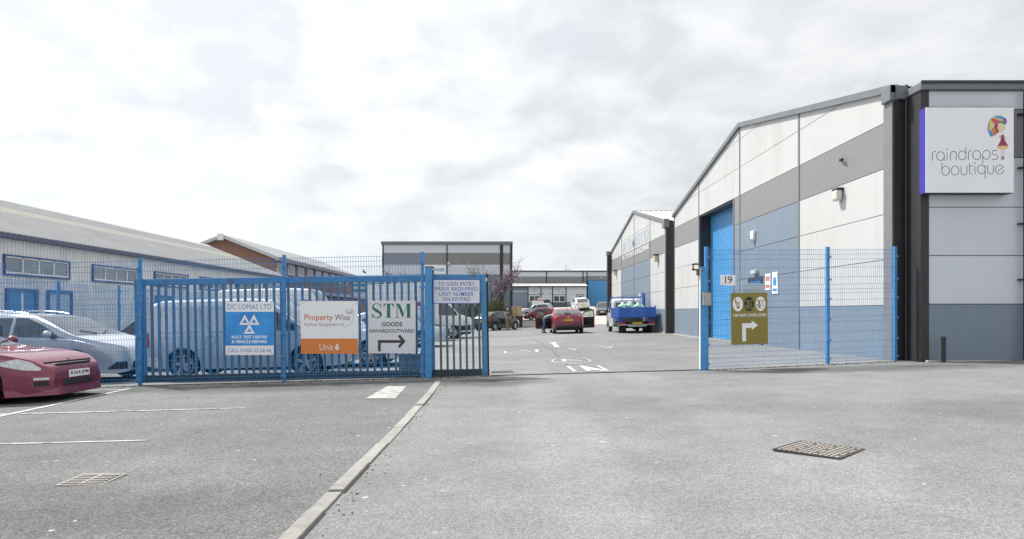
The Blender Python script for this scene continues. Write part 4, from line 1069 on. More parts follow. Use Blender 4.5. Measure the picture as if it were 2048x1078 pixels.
# gold traffic systems board
b, w, h, fn = board('signboard', 'olive gold signboard with three round emblems and white arrow', 1458, 585.5, 1541, 688.5, 13.90, M_gold, r_=0.02, tilt=R(-1.0), yaw=YR)
sx = lambda cx_: ((cx_ - 380) / 408 - 0.5) * w
sy = lambda cy_: (1020 - cy_) / (1020 - 512) * h
S2 = lambda L_: [(sx(a), sy(c)) for a, c in L_]
for cx_, m_ in ((457, M_white), (581, M_sblack), (709, M_white)):
    flat(b, fn, [S2(arc(cx_, 622, 55, 71, 0, 352, 30))], T, m_, 'emblem_disc')
flat(b, fn, [S2([(423, 588), (437, 560), (450, 640), (462, 650), (475, 650), (470, 672), (450, 668)]), S2([(452, 605), (480, 600), (486, 607), (468, 612), (478, 655), (466, 655)])], T + 0.0008, M_gold, 'emblem_cut')
flat(b, fn, [S2([(524, 592), (640, 592), (640, 586), (530, 586)]), S2([(555, 592), (572, 592), (592, 650), (575, 652)]), S2([(592, 592), (600, 592), (612, 650), (604, 652)]), S2([(535, 640), (560, 668), (640, 668), (640, 660), (575, 660), (548, 625)])], T + 0.0008, M_gold, 'emblem_cut')
flat(b, fn, [S2([(652, 592), (770, 592), (770, 586), (654, 586)]), S2([(678, 592), (700, 592), (712, 650), (700, 655), (690, 640)]), S2([(722, 592), (730, 592), (742, 655), (734, 655)]), S2([(662, 630), (690, 668), (740, 670), (700, 660), (675, 625)])], T + 0.0008, M_gold, 'emblem_cut')
mb = MB(); put_text(mb, 'TWM TRAFFIC CONTROL SYSTEMS', fn, sx(405), sy(748), sx(770), sy(718), T, 0.018, 1.05); mb.build('lettering', M_white, b, fix=False)
flat(b, fn, [S2([(500, 990), (500, 812), (542, 812), (542, 990)]), S2([(542, 858), (542, 812), (608, 812), (608, 858)]), S2([(608, 786), (678, 832), (608, 880)])], T, M_white, 'arrow')
screws(b, fn, w, h, T)
# back of another board, hung inside the fence behind the gold one
b, w, h, fn = board('signboard', 'plain white back of a board just behind the olive signboard', 1480, 567, 1533, 640, 14.16, mat('board_back_white', (0.66, 0.66, 0.63), 0.5), yaw=YR)
MB().box2((-w / 2, 0.0, h - 0.02), (w / 2, 0.02, h + 0.005)).build('edge_channel', M_galv, b)

# ---- shop sign box
FY0, sxl, sxr = 14.19, 8.49, 10.27
zb, zt = CAMZ + 2.42, CAMZ + 4.15
b = thing('shop_sign', 'white box sign with colourful umbrella figure on the front wall', 'sign', ((sxl + sxr) / 2, 14.3, zb))
w, h = sxr - sxl, zt - zb
MB().box2((-w / 2, -0.10, 0), (w / 2, 0.12, h)).build('box_side', M_purple, b, bevel=0.004)
MB().box2((-w / 2, -0.112, 0.0), (w / 2, -0.1005, h)).build('face', M_white, b)
MB().box2((-w / 2 + 0.01, -0.10, -0.012), (w / 2 - 0.01, 0.12, -0.001)).build('underside', M_blackp, b)
MB().box2((-w / 2 - 0.004, -0.114, h), (w / 2 + 0.004, 0.12, h + 0.008)).build('top_trim', M_blackp, b)
fn = lambda u_, v2, t_: (u_, -0.1125 - t_, v2)
sx = lambda cx_: ((cx_ - 105) / 903 - 0.5) * w
sy = lambda cy_: (1000 - cy_ - 0.013 * 0) / 875 * h
S2 = lambda L_: [(sx(a), sy(c)) for a, c in L_]
LW = 0.0125
wrd1 = [[(172, 672), (172, 600)] + arc(205, 605, 33, 28, 180, 275, 8), arc(256, 626, 40, 45, -20, -340, 22) , [(294, 610), (294, 672)], [(323, 588), (323, 670)],
        [(358, 670), (358, 606)] + arc(388, 606, 30, 30, 180, 360, 10) + [(418, 668)], arc(478, 618, 38, 46, -25, -335, 22), [(516, 530), (516, 640)], arc(478, 618, 38, 46, 25, 60, 4),
        [(542, 664), (542, 596)] + arc(574, 600, 32, 30, 180, 275, 8), arc(627, 615, 42, 46, 0, 360, 26), [(690, 703), (690, 606)], arc(728, 612, 38, 46, 155, -155, 22),
        [(838, 568), (808, 568)] + arc(805, 590, 19, 22, -90, -250, 10) + [(826, 612)] + arc(825, 636, 20, 23, -80, 90, 10) + [(782, 660)]]
wrd2 = [[(270, 690), (270, 790)], arc(308, 776, 40, 47, 200, 520, 24), arc(405, 775, 41, 46, 0, 360, 26), [(467, 730), (467, 785)] + arc(497, 788, 31, 32, 180, 0, 10) + [(528, 730)],
        [(553, 700), (553, 780)] + arc(582, 784, 28, 28, 180, 90, 6), [(553, 727), (588, 727)], [(610, 728), (610, 814)], arc(676, 762, 40, 45, -20, -340, 22), [(714, 720), (714, 856)],
        [(739, 720), (739, 772)] + arc(770, 776, 31, 34, 180, 0, 10) + [(802, 718)], [(843, 782), (900, 742)] + arc(864, 764, 42, 47, -28, -332, 24) + [(906, 768)]]
for wd_, grp in ((wrd1, ((0,), (1, 2), (3,), (4,), (5, 6, 7), (8,), (9,), (10, 11), (12,))), (wrd2, ((0, 1), (2,), (3,), (4, 5), (6,), (7, 8), (9,), (10,)))):
    for gi in grp:
        Q = []
        for k in gi: Q += stroke_poly(S2(wd_[k]), LW)
        flat(b, fn, Q, 0.0006, mat('lettering_slate', (0.05, 0.06, 0.09), 0.4), 'letter')
for cx_, cy_ in ((323, 554), (609, 697)): flat(b, fn, [S2(arc(cx_, cy_, 7, 7, 0, 330, 8))], 0.0006, MATS['lettering_slate'], 'letter_dot')
um = [((0.38, 0.22, 0.55), [(790, 250), (768, 245), (742, 300), (738, 360), (752, 400), (757, 340)]), ((0.08, 0.28, 0.58), [(752, 372), (775, 355), (800, 420), (775, 428), (757, 408)]),
      ((0.62, 0.66, 0.10), [(770, 245), (805, 295), (778, 350), (757, 365), (755, 310)]), ((0.60, 0.20, 0.05), [(778, 352), (808, 312), (838, 345), (832, 405), (800, 418)]),
      ((0.62, 0.10, 0.14), [(770, 243), (800, 240), (870, 268), (850, 300), (806, 296)]), ((0.70, 0.50, 0.10), [(770, 240), (810, 228), (880, 245), (872, 268), (800, 240)]),
      ((0.10, 0.33, 0.62), [(785, 232), (830, 210), (880, 212), (925, 238), (880, 246), (815, 228)]), ((0.28, 0.10, 0.42), [(880, 244), (926, 238), (938, 265), (930, 300), (905, 262)]),
      ((0.08, 0.28, 0.10), [(852, 290), (872, 262), (905, 262), (926, 300), (905, 312), (880, 285)]), ((0.36, 0.05, 0.10), [(806, 310), (830, 292), (850, 310), (840, 350), (862, 378), (835, 395), (822, 345)])]
for i, (c_, q) in enumerate(um): flat(b, fn, [S2(q)], 0.0006 + 0.0002 * i, mat('umbrella_colour_%d' % i, c_, 0.4, var=0.02), 'umbrella_segment')
flat(b, fn, [S2(arc(880, 332, 40, 40, 0, 345, 20))], 0.0030, mat('figure_hair_cream', (0.78, 0.66, 0.42), 0.4, var=0.02), 'figure_head')
flat(b, fn, [S2(arc(868, 428, 9, 16, 0, 345, 10))], 0.0030, mat('figure_sleeve', (0.72, 0.55, 0.20), 0.4), 'figure_sleeve')
flat(b, fn, [S2([(882, 408), (905, 406), (916, 465), (955, 525), (838, 530), (872, 470)])], 0.0032, mat('figure_dress', (0.36, 0.03, 0.12), 0.4), 'figure_dress')
flat(b, fn, [S2([(838, 524), (955, 520), (952, 535), (930, 552), (880, 560), (840, 545)])], 0.0034, mat('figure_hem', (0.75, 0.58, 0.22), 0.4), 'figure_hem')
flat(b, fn, stroke_poly(S2([(755, 228), (770, 242)]), 0.005) + stroke_poly(S2([(848, 345), (895, 402)]), 0.005) + stroke_poly(S2([(880, 560), (884, 632)]), 0.007) + stroke_poly(S2([(908, 558), (904, 632)]), 0.007) + stroke_poly(S2([(908, 425), (935, 452), (955, 458), (958, 442)]), 0.006), 0.0034, mat('figure_line', (0.50, 0.42, 0.40), 0.4), 'figure_lines')
flat(b, fn, [S2([(880, 630), (892, 628), (892, 662), (882, 664)]), S2([(896, 630), (908, 628), (906, 660), (896, 664)])], 0.0036, mat('figure_shoes', (0.20, 0.08, 0.30), 0.4), 'figure_shoes')

# bollard stub at the front wall
bo = thing('vent_bollard', 'short black capped pipe standing at the front wall', 'bollard', (8.87, 14.22, g(8.87, 14.22)))
MB().tube([(0, 0, -0.05), (0, 0, 0.50)], 0.042, 14).build('pipe', M_blackp, bo, smooth=40)
MB().lathe([(0.0, 0.53), (0.03, 0.525), (0.048, 0.505), (0.048, 0.47), (0.043, 0.465)], 14, 'Z').build('cap', M_blackp, bo, smooth=40)
# ================================================================ VEHICLES
def pc(pts, x):
    """smooth monotone interpolation through (x,z) points"""
    xs = [p[0] for p in pts]; zs = [p[1] for p in pts]; n = len(xs)
    if x <= xs[0]: return zs[0]
    if x >= xs[-1]: return zs[-1]
    h = [xs[i + 1] - xs[i] for i in range(n - 1)]; d = [(zs[i + 1] - zs[i]) / h[i] for i in range(n - 1)]
    m = [d[0]] + [0 if d[i - 1] * d[i] <= 0 else 2 * d[i - 1] * d[i] / (d[i - 1] + d[i]) for i in range(1, n - 1)] + [d[-1]]
    i = max(k for k in range(n - 1) if xs[k] <= x)
    t = (x - xs[i]) / h[i]
    return ((2 * t ** 3 - 3 * t ** 2 + 1) * zs[i] + (t ** 3 - 2 * t ** 2 + t) * h[i] * m[i] + (-2 * t ** 3 + 3 * t ** 2) * zs[i + 1] + (t ** 3 - t ** 2) * h[i] * m[i + 1])
def paint(name, c, flake=0.35, rough=0.3):
    return mat(name, c, rough, metal=flake, var=0.03, vscale=40, coat=0.8, spec=0.5)
M_silver = paint('paint_silver_blue', (0.46, 0.51, 0.57), 0.5)
M_vwhite = paint('paint_white', (0.72, 0.72, 0.71), 0.0)
M_vwhite2 = paint('paint_silver_white', (0.58, 0.60, 0.63), 0.3)
M_maroon = paint('paint_maroon', (0.20, 0.03, 0.065), 0.35, 0.35)
M_red = paint('paint_ruby', (0.23, 0.018, 0.045), 0.3)
M_red2 = paint('paint_red', (0.30, 0.02, 0.03), 0.2)
M_cblack = paint('paint_black', (0.010, 0.010, 0.012), 0.0, 0.12)
M_truckblue = paint('paint_truck_blue', (0.025, 0.125, 0.50), 0.0, 0.4)
M_headl = mat('headlamp_lens', (0.55, 0.57, 0.58), 0.08, spec=0.9, var=0.25, vscale=18)
M_tail = mat('tail_lamp_lens', (0.42, 0.015, 0.02), 0.12, spec=0.8)
M_tailw = mat('tail_lamp_clear', (0.62, 0.42, 0.40), 0.12, spec=0.8)
M_rim = mat('alloy_rim', (0.52, 0.53, 0.54), 0.35, metal=0.6)
M_yplate = mat('plate_yellow', (0.78, 0.50, 0.03), 0.5, var=0.02)
M_wplate = mat('plate_white', (0.80, 0.80, 0.78), 0.5, var=0.02)
M_trimc = mat('interior_dark', (0.025, 0.025, 0.028), 0.8)
M_grey_fabric = mat('soft_top_fabric', (0.05, 0.045, 0.045), 0.9)
M_chrome = mat('chrome', (0.7, 0.7, 0.7), 0.12, metal=1.0)

def tyre_mesh(r, w, rim):
    mb = MB(); ri = r * rim
    mb.lathe([(ri, -w / 2 + 0.01), (r - 0.03, -w / 2), (r - 0.008, -w / 2 + 0.018), (r, -w / 2 + 0.045), (r, w / 2 - 0.045), (r - 0.008, w / 2 - 0.018), (r - 0.03, w / 2), (ri, w / 2 - 0.01), (ri, -w / 2 + 0.01)], 28, 'Y')
    return mb.mesh('wheel', M_black, 40)
def rim_mesh(r, w, rim, spokes=5, steel=False):
    mb = MB(); ri = r * rim
    mb.lathe([(ri + 0.004, w / 2 - 0.004), (ri - 0.012, w / 2 - 0.004), (ri - 0.02, w / 2 - 0.03), (ri - 0.02, -w / 2 + 0.02)], 28, 'Y', m=0)
    mb.lathe([(0.0, w / 2 - 0.06), (ri - 0.02, w / 2 - 0.075)], 28, 'Y', m=1)
    if steel:
        mb.lathe([(0.0, w / 2 - 0.012), (0.06, w / 2 - 0.014), (ri * 0.55, w / 2 - 0.03), (ri - 0.02, w / 2 - 0.016)], 28, 'Y', m=0)
        for k in range(8):
            a = 2 * math.pi * k / 8
            mb.box((ri * 0.78 * math.cos(a), w / 2 - 0.018, ri * 0.78 * math.sin(a)), (0.035, 0.012, 0.035), m=1)
    else:
        mb.lathe([(0.0, w / 2 - 0.012), (0.045, w / 2 - 0.014), (0.05, w / 2 - 0.05)], 16, 'Y', m=0)
        for k in range(spokes):
            a = 2 * math.pi * (k + 0.25) / spokes
            ca, sa = math.cos(a), math.sin(a); q = []
            for rr_, hw in ((0.03, 0.034), (ri - 0.012, 0.026 if spokes < 7 else 0.016)):
                for s in (-1, 1):
                    for yy in (w / 2 - 0.015, w / 2 - 0.05): q.append((rr_ * ca - s * hw * sa, yy, rr_ * sa + s * hw * ca))
            mb.add(q, [(0, 4, 6, 2), (1, 3, 7, 5), (0, 1, 5, 4), (2, 6, 7, 3), (4, 5, 7, 6), (0, 2, 3, 1)], 0)
    return mb.mesh('rim', [M_rim, M_blackp], 35)
WH = {}
def wheel(parent, x, y, r, w=0.19, rim=0.66, spokes=5, steel=False, steer=0.0):
    k = (r, w, rim, spokes, steel)
    if k not in WH: WH[k] = (tyre_mesh(r, w, rim), rim_mesh(r, w, rim, spokes, steel))
    t_ = place('wheel', WH[k][0], parent, (x, y, r - 0.004), (0, 0, (math.pi if y < 0 else 0) + steer))
    place('rim', WH[k][1], t_)
    return t_

class Car:
    def __init__(s, spec): s.__dict__.update(spec)
    def halfw(s, x):
        w = s.W / 2; L2 = s.L / 2
        if x > s.nx: w *= 1 - s.nk * ((x - s.nx) / (L2 - s.nx)) ** s.np_
        if x < s.tx: w *= 1 - s.tk * ((s.tx - x) / (L2 + s.tx)) ** s.tp
        return w
    def lower(s, x):
        z = pc(s.bot, x)
        for xw in (s.xf, s.xr):
            ra = s.rw + 0.055
            if abs(x - xw) < ra: z = max(z, s.rw + math.sqrt(max(ra ** 2 - (x - xw) ** 2, 0)))
        return z
    def sec(s, x):
        T = pc(s.top, x); B = min(pc(s.belt, x), T - s.crown); z0 = min(s.lower(x), B - 0.06); w = s.halfw(x); G = T - B
        zs = pc(s.bot, x)
        def yl(z):   # lower body side bulge
            f = max(0.0, min(1.0, (z - zs) / max(B - zs, 0.1)))
            return w * (0.945 + 0.055 * math.sin(math.pi * min(f * 0.62 + 0.12, 1)) - 0.015 * f)
        P = [(yl(z0) - 0.10, z0)] + [(yl(z0 + (B - z0) * f), z0 + (B - z0) * f) for f in (0, 0.12, 0.3, 0.5, 0.7, 0.86, 1.0)]
        yb = yl(B); tm = s.tumble
        for f in (0.12, 0.4, 0.7, 0.86): P.append((yb - 0.012 - tm * G * f, B + G * f))
        ye = yb - 0.012 - tm * G * 0.86
        rr_ = min(0.10, ye * 0.2)
        P += [(ye - rr_ * 0.45, B + G * 0.945), (ye - rr_, B + G * 0.972), (ye * 0.55, B + G * 0.993), (0.0, T)]
        return P
    def side_y(s, x, z):
        P = s.sec(x)[1:]
        for (y0, z0), (y1, z1) in zip(P[:-1], P[1:]):
            if z0 <= z <= z1: return y0 + (y1 - y0) * (z - z0) / max(z1 - z0, 1e-6)
        return P[0][0] if z < P[0][1] else P[-1][0]
    def top_z(s, x, y):
        P = s.sec(x)[::-1]; y = abs(y)
        for (y0, z0), (y1, z1) in zip(P[:-1], P[1:]):
            if y0 <= y <= y1: return z0 + (z1 - z0) * (y - y0) / max(y1 - y0, 1e-6)
        return P[0][1]
    def body(s, b, m, hole=None):
        L2 = s.L / 2; xs = set(np.linspace(-L2, L2, 64).tolist())
        for xw in (s.xf, s.xr):
            ra = s.rw + 0.055
            if abs(xw) > L2: continue
            for k in range(15): xs.add(xw - ra * math.cos(math.pi * k / 14))
            xs.add(xw - ra - 0.004); xs.add(xw + ra + 0.004)
        for dx in (0.0, 0.01, 0.03, 0.06, 0.10, 0.15): xs.add(L2 - dx); xs.add(-L2 + dx)
        xs = sorted(xs); out = [xs[0]]
        for x in xs[1:]:
            if x - out[-1] > 0.003: out.append(x)
        xs = out; mb = MB()
        R_ = [s.sec(x) for x in xs]; n = len(R_[0])
        for sg in (1, -1):
            rows = [[(x, sg * y, z) for y, z in P] for x, P in zip(xs, R_)]
            ps = [p for r_ in rows for p in r_]; fs = []
            for i in range(len(rows) - 1):
                for j in range(n - 1):
                    if hole and hole(0.5 * (xs[i] + xs[i + 1]), 0.5 * (R_[i][j][1] + R_[i + 1][j + 1][1]), sg, j): continue
                    f = (i * n + j, i * n + j + 1, (i + 1) * n + j + 1, (i + 1) * n + j); fs.append(f if sg == 1 else f[::-1])
            mb.add(ps, fs)
        for i in (0, -1):
            P = R_[i]; x = xs[i]
            for j in range(n - 1): mb.add([(x, P[j][0], P[j][1]), (x, -P[j][0], P[j][1]), (x, -P[j + 1][0], P[j + 1][1]), (x, P[j + 1][0], P[j + 1][1])], [(0, 1, 2, 3)])
        o = mb.build('body', m, b, smooth=32)
        u = MB()
        wi = s.W / 2 - 0.30; x0 = -L2 + 0.12; x1 = L2 - 0.15
        u.box2((x0, -wi, 0.20), (x1, wi, 0.62)); u.box2((s.xr + s.rw + 0.1, -s.W / 2 + 0.12, 0.17), (s.xf - s.rw - 0.1, s.W / 2 - 0.12, 0.45))
        u.build('underbody', M_trimc, b)
        return o
    def patch(s, b, lo, hi, m, name, side=(1, -1), off=0.006, nx=14, nz=4, th=None):
        """panel on the body side between two polylines lo and hi (x,z)"""
        x0, x1 = lo[0][0], lo[-1][0]; out = None
        for sg in side:
            rows = []
            for i in range(nx + 1):
                x = x0 + (x1 - x0) * i / nx
                za = np.interp(x, [p[0] for p in lo], [p[1] for p in lo]); zb_ = np.interp(x, [p[0] for p in hi], [p[1] for p in hi])
                r_ = []
                for j in range(nz + 1):
                    z = min(za + (zb_ - za) * j / nz, s.sec(x)[11][1] + 0.02 * j / nz); r_.append((x, sg * (s.side_y(x, z) + off), z))
                rows.append(r_)
            out = MB().grid(rows).build(name, m, b, smooth=50, fix=False)
        return out
    def toppatch(s, b, x0, x1, k0, k1, m, name, off=0.007, nx=12, ny=10, dx=0.0):
        rows = []
        for i in range(nx + 1):
            x = x0 + (x1 - x0) * i / nx; k = k0 + (k1 - k0) * i / nx; P = s.sec(x); ye = P[-4][0] if True else 0
            xm, xp = max(x - 0.03, -s.L / 2), min(x + 0.03, s.L / 2)
            sl = (pc(s.top, xp) - pc(s.top, xm)) / (xp - xm); l = math.hypot(1, sl)
            r_ = []
            for j in range(ny + 1):
                y = (2 * j / ny - 1) * ye * k; r_.append((x - sl / l * off, y, s.top_z(x, y) + off / l))
            rows.append(r_)
        return MB().grid(rows).build(name, m, b, smooth=50, fix=False)
    def seam(s, b, pts, side=(1, -1), w=0.009, m=None, name='door_seam'):
        for sg in side:
            L_, Q = [], []
            n = len(pts); mb = MB()
            for q in stroke_poly(pts, w):
                mb.add([(x, sg * (s.side_y(x, z) + 0.003), z) for x, z in q], [(0, 1, 2, 3)])
            mb.build(name, m or M_trimc, b, fix=False)
    def mirror(s, b, x, z, m, side=(1, -1)):
        for sg in side:
            y = s.side_y(x, z)
            MB().ball((0, 0, 0), (0.075, 0.11, 0.075), 12, 8).build('wing_mirror', m, b, smooth=60).location = (x, sg * (y + 0.13), z + 0.05)
            MB().box((x, sg * (y + 0.03), z), (0.06, 0.08, 0.05)).build('mirror_arm', M_blackp, b)
    def handle(s, b, x, z, m, side=(1, -1)):
        for sg in side: MB().box((x, sg * (s.side_y(x, z) + 0.012), z), (0.17, 0.026, 0.032)).build('door_handle', m, b, bevel=0.008)
    def wheels(s, b, spokes=5, rim=0.66, steel=False, steer=0.0):
        for x, st in ((s.xf, steer), (s.xr, 0)):
            for sg in (1, -1): wheel(b, x, sg * (s.W / 2 - 0.115), s.rw, 0.19, rim, spokes, steel, st)
    def plate(s, b, x, z, m, txt=None, w=0.52, front=True, tilt=0.0):
        sg = 1 if front else -1
        o = MB().box2((0, -w / 2, -0.055), (0.012 * sg, w / 2, 0.055)).build('number_plate', m, b)
        o.location = (x, 0, z); o.rotation_euler = (0, tilt, 0)
        if txt:
            mb = MB(); put_text(mb, txt, lambda u_, v2, t_: (sg * (0.0125 + t_), sg * u_, v2), -w * 0.44, -0.036, w * 0.44, 0.036, 0.001, 0.012)
            t_ = mb.build('plate_lettering', M_sblack, b, fix=False); t_.location = (x, 0, z); t_.rotation_euler = (0, tilt, 0)

def new_car(name, label, cat, x, y, heading, group='vehicles in the yard'):
    """heading in degrees: 0 faces +X, 90 faces +Y"""
    o = thing(name, label, cat, (x, y, g(x, y)), R(heading), group)
    hx, hy = math.cos(R(heading)), math.sin(R(heading))
    sl = (g(x + hx, y + hy) - g(x - hx, y - hy)) / 2; sr = (g(x - hy, y + hx) - g(x + hy, y - hx)) / 2
    o.rotation_euler = (math.atan(sr), -math.atan(sl), R(heading)); return o

def hatch_spec(L=4.2, W=1.76, H=1.46, rw=0.31, nose=0.70, bonnet=0.93, belt=0.93, wb=2.58, fo=0.85, tail=1.0, notch=False, est=False, screen=(1.15, 0.15), rear=(-1.15, -1.85), sill=0.20):
    L2 = L / 2; xf = L2 - fo; xr = xf - wb
    sb, st_ = screen; rt, rb = rear
    if notch:
        top = [(-L2, 0.72), (-L2 + 0.04, tail - 0.06), (-L2 + 0.25, tail), (rb, tail + 0.02), (rt, H - 0.05), ((rt + st_) / 2, H), (st_, H - 0.05), (sb, bonnet), (L2 - 0.45, nose + 0.10), (L2 - 0.1, nose), (L2 - 0.03, nose - 0.09), (L2, nose - 0.2)]
    elif est:
        top = [(-L2, 0.80), (-L2 + 0.03, 0.98), (-L2 + 0.10, 1.06), (-L2 + 0.42, H - 0.07), (-L2 + 0.62, H - 0.025), ((st_ + rt) / 2, H), (st_, H - 0.06), (sb, bonnet), (L2 - 0.45, nose + 0.10), (L2 - 0.1, nose), (L2 - 0.03, nose - 0.09), (L2, nose - 0.2)]
    else:
        top = [(-L2, 0.66), (-L2 + 0.03, 0.90), (-L2 + 0.09, tail), (rt - 0.10, H - 0.11), (rt + 0.12, H - 0.045), ((rt + st_) / 2, H), (st_, H - 0.05), (sb, bonnet), (L2 - 0.45, nose + 0.10), (L2 - 0.1, nose), (L2 - 0.03, nose - 0.09), (L2, nose - 0.2)]
    return Car(dict(L=L, W=W, top=top, belt=[(-L2, belt - 0.02), (-L2 + 0.5, belt + 0.02), (0, belt), (sb, belt - 0.07), (L2 - 0.4, nose - 0.02), (L2, nose - 0.1)], crown=0.045,
                    bot=[(-L2, sill + 0.16), (-L2 + 0.2, sill + 0.05), (xr, sill), (xf, sill), (L2 - 0.25, sill), (L2 - 0.06, sill + 0.02), (L2, sill + 0.06)], xf=xf, xr=xr, rw=rw, tumble=0.36,
                    nx=L2 - 0.62, nk=0.34, np_=2.4, tx=-L2 + 0.5, tk=0.20, tp=2.6, H=H, sb=sb, st=st_, rt=rt, rb=rb, beltz=belt))

# ---------------- maroon coupe, front end in the picture
c = hatch_spec(L=4.52, W=1.75, H=1.32, rw=0.312, nose=0.665, bonnet=0.85, belt=0.85, wb=2.585, fo=0.97, tail=0.95, notch=True, screen=(0.85, -0.10), rear=(-0.95, -1.65), sill=0.15)
c.nk = 0.30
L2 = c.L / 2
c.top = c.top[:-5] + [(0.85, 0.86), (L2 - 0.65, 0.765), (L2 - 0.24, 0.665), (L2 - 0.15, 0.60), (L2 - 0.07, 0.56), (L2 - 0.02, 0.50), (L2, 0.42)]
c.belt = [(-L2, 0.83), (-L2 + 0.5, 0.87), (0, 0.85), (0.85, 0.78), (L2 - 0.65, 0.68), (L2 - 0.25, 0.565), (L2 - 0.1, 0.48), (L2, 0.38)]
b = new_car('parked_car', 'maroon coupe with low front lip parked in front of the fence', 'car', -9.22, 11.42, -1, None)
c.body(b, M_maroon); L2 = c.L / 2
c.toppatch(b, 0.82, -0.06, 0.96, 0.93, M_glassc, 'windscreen'); c.toppatch(b, -1.60, -1.0, 0.9, 0.9, M_glassc, 'rear_window')
c.patch(b, [(-1.25, 0.90), (0.55, 0.88)], [(-1.25, 0.95), (-0.85, 1.18), (-0.2, 1.22), (0.55, 0.90)], M_glassc, 'side_window')
c.seam(b, [(0.62, 0.25), (0.62, 0.86)]); c.seam(b, [(-0.72, 0.28), (-0.72, 0.88)])
c.mirror(b, 0.5, 0.90, M_maroon)
c.patch(b, [(1.60, 0.595), (1.95, 0.515), (2.13, 0.50)], [(1.60, 0.64), (1.85, 0.69), (2.02, 0.63), (2.13, 0.53)], M_headl, 'headlight', off=0.010)
c.seam(b, [(1.62, 0.50), (1.95, 0.485), (2.22, 0.44)], w=0.008, name='bumper_seam')
MB().box2((L2 - 0.16, -0.42, 0.555), (L2 - 0.055, 0.42, 0.592)).build('grille', M_blackp, b, bevel=0.01)
MB().box2((L2 - 0.03, -0.38, 0.235), (L2 + 0.010, 0.38, 0.335)).build('lower_intake', M_trimc, b, bevel=0.02)
c.patch(b, [(2.06, 0.26), (2.22, 0.26)], [(2.06, 0.335), (2.22, 0.335)], M_trimc, 'fog_recess', off=0.004)
c.patch(b, [(2.06, 0.355), (2.22, 0.355)], [(2.06, 0.395), (2.22, 0.39)], M_headl, 'fog_light', off=0.007)
# front lip spoiler
rows = []
for i in range(25):
    t_ = -1 + 2 * i / 24; a = abs(t_)
    x = L2 + 0.045 - 0.62 * max(0, (a - 0.52) / 0.48) ** 2.2; y_ = t_ * 0.885
    rows.append([(x - 0.09, y_ * 0.95, 0.245), (x, y_, 0.215), (x + 0.02, y_ * 1.005, 0.115), (x - 0.03, y_ * 0.99, 0.10), (x - 0.2, y_ * 0.9, 0.12)])
MB().grid(rows).build('front_lip', M_maroon, b, smooth=40)
for yy in (-0.02, 0.02): MB().box((L2 - 0.165, yy, 0.635), (0.012, 0.008, 0.05)).build('badge', M_chrome, b)
MB().box((L2 - 0.165, 0, 0.635), (0.012, 0.036, 0.008)).build('badge', M_chrome, b)
c.plate(b, L2 + 0.012, 0.415, M_wplate, 'R364 JFM')
for i, (yy, ln) in enumerate(((-0.28, 0.50), (0.22, 0.46))):
    xs_ = 0.80 - 0.02
    MB().tube([(0.80, yy, c.top_z(0.80, yy) + 0.02), (0.66, yy + 0.25, c.top_z(0.66, yy + 0.25) + 0.022), (0.62, yy + ln, c.top_z(0.62, yy + ln) + 0.022)], 0.009, 5).build('wiper', M_blackp, b)
c.wheels(b, 6)

# ---------------- silver estate behind the fence
c = hatch_spec(L=4.75, W=1.78, H=1.47, rw=0.32, nose=0.74, bonnet=0.97, belt=0.94, wb=2.75, fo=1.0, est=True, screen=(1.36, 0.28), rear=(-1.6, -2.2), sill=0.19)
b = new_car('parked_car', 'silver estate car with roof rails behind the mesh fence', 'car', -9.98, 15.12, -6, None)
c.body(b, M_silver); L2 = c.L / 2
c.toppatch(b, 1.33, 0.30, 0.97, 0.95, M_glassc, 'windscreen'); c.toppatch(b, -2.22, -1.96, 0.9, 0.9, M_glassc, 'rear_window')
c.patch(b, [(-0.02, 0.965), (1.02, 0.93)], [(-0.02, 1.36), (0.25, 1.345), (0.6, 1.20), (1.02, 0.95)], M_glassc, 'side_window')
c.patch(b, [(-1.12, 0.985), (-0.10, 0.967)], [(-1.12, 1.36), (-0.10, 1.362)], M_glassc, 'side_window')
c.patch(b, [(-1.98, 1.02), (-1.22, 0.99)], [(-1.98, 1.12), (-1.75, 1.33), (-1.22, 1.355)], M_glassc, 'side_window')
c.patch(b, [(1.03, 0.925), (1.22, 0.92)], [(1.03, 0.945), (1.22, 0.922)], M_trimc, 'quarter_trim')
c.seam(b, [(1.02, 0.30), (1.06, 0.92)]); c.seam(b, [(-0.06, 0.26), (-0.06, 0.95)]); c.seam(b, [(-1.02, 0.60), (-1.16, 0.97)])
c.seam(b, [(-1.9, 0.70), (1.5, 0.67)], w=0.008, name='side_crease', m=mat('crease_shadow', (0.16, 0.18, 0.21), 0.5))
c.mirror(b, 0.86, 0.96, M_silver); c.handle(b, 0.12, 0.82, M_silver); c.handle(b, -0.95, 0.84, M_silver)
c.patch(b, [(1.70, 0.70), (2.05, 0.60), (2.30, 0.575)], [(1.70, 0.735), (2.05, 0.765), (2.30, 0.69)], M_headl, 'headlight', off=0.008)
c.seam(b, [(1.72, 0.56), (2.0, 0.545), (2.35, 0.53)], w=0.008, name='bumper_seam')
c.patch(b, [(2.05, 0.27), (2.345, 0.27)], [(2.05, 0.30), (2.20, 0.42), (2.345, 0.43)], M_trimc, 'lower_intake', off=0.004)
MB().box2((L2 - 0.03, -0.5, 0.28), (L2 + 0.005, 0.5, 0.42)).build('lower_intake', M_trimc, b, bevel=0.01)
MB().box2((L2 - 0.03, -0.42, 0.52), (L2 + 0.005, 0.42, 0.575)).build('grille', M_chrome, b, bevel=0.01)
c.plate(b, L2 + 0.008, 0.47, M_wplate)
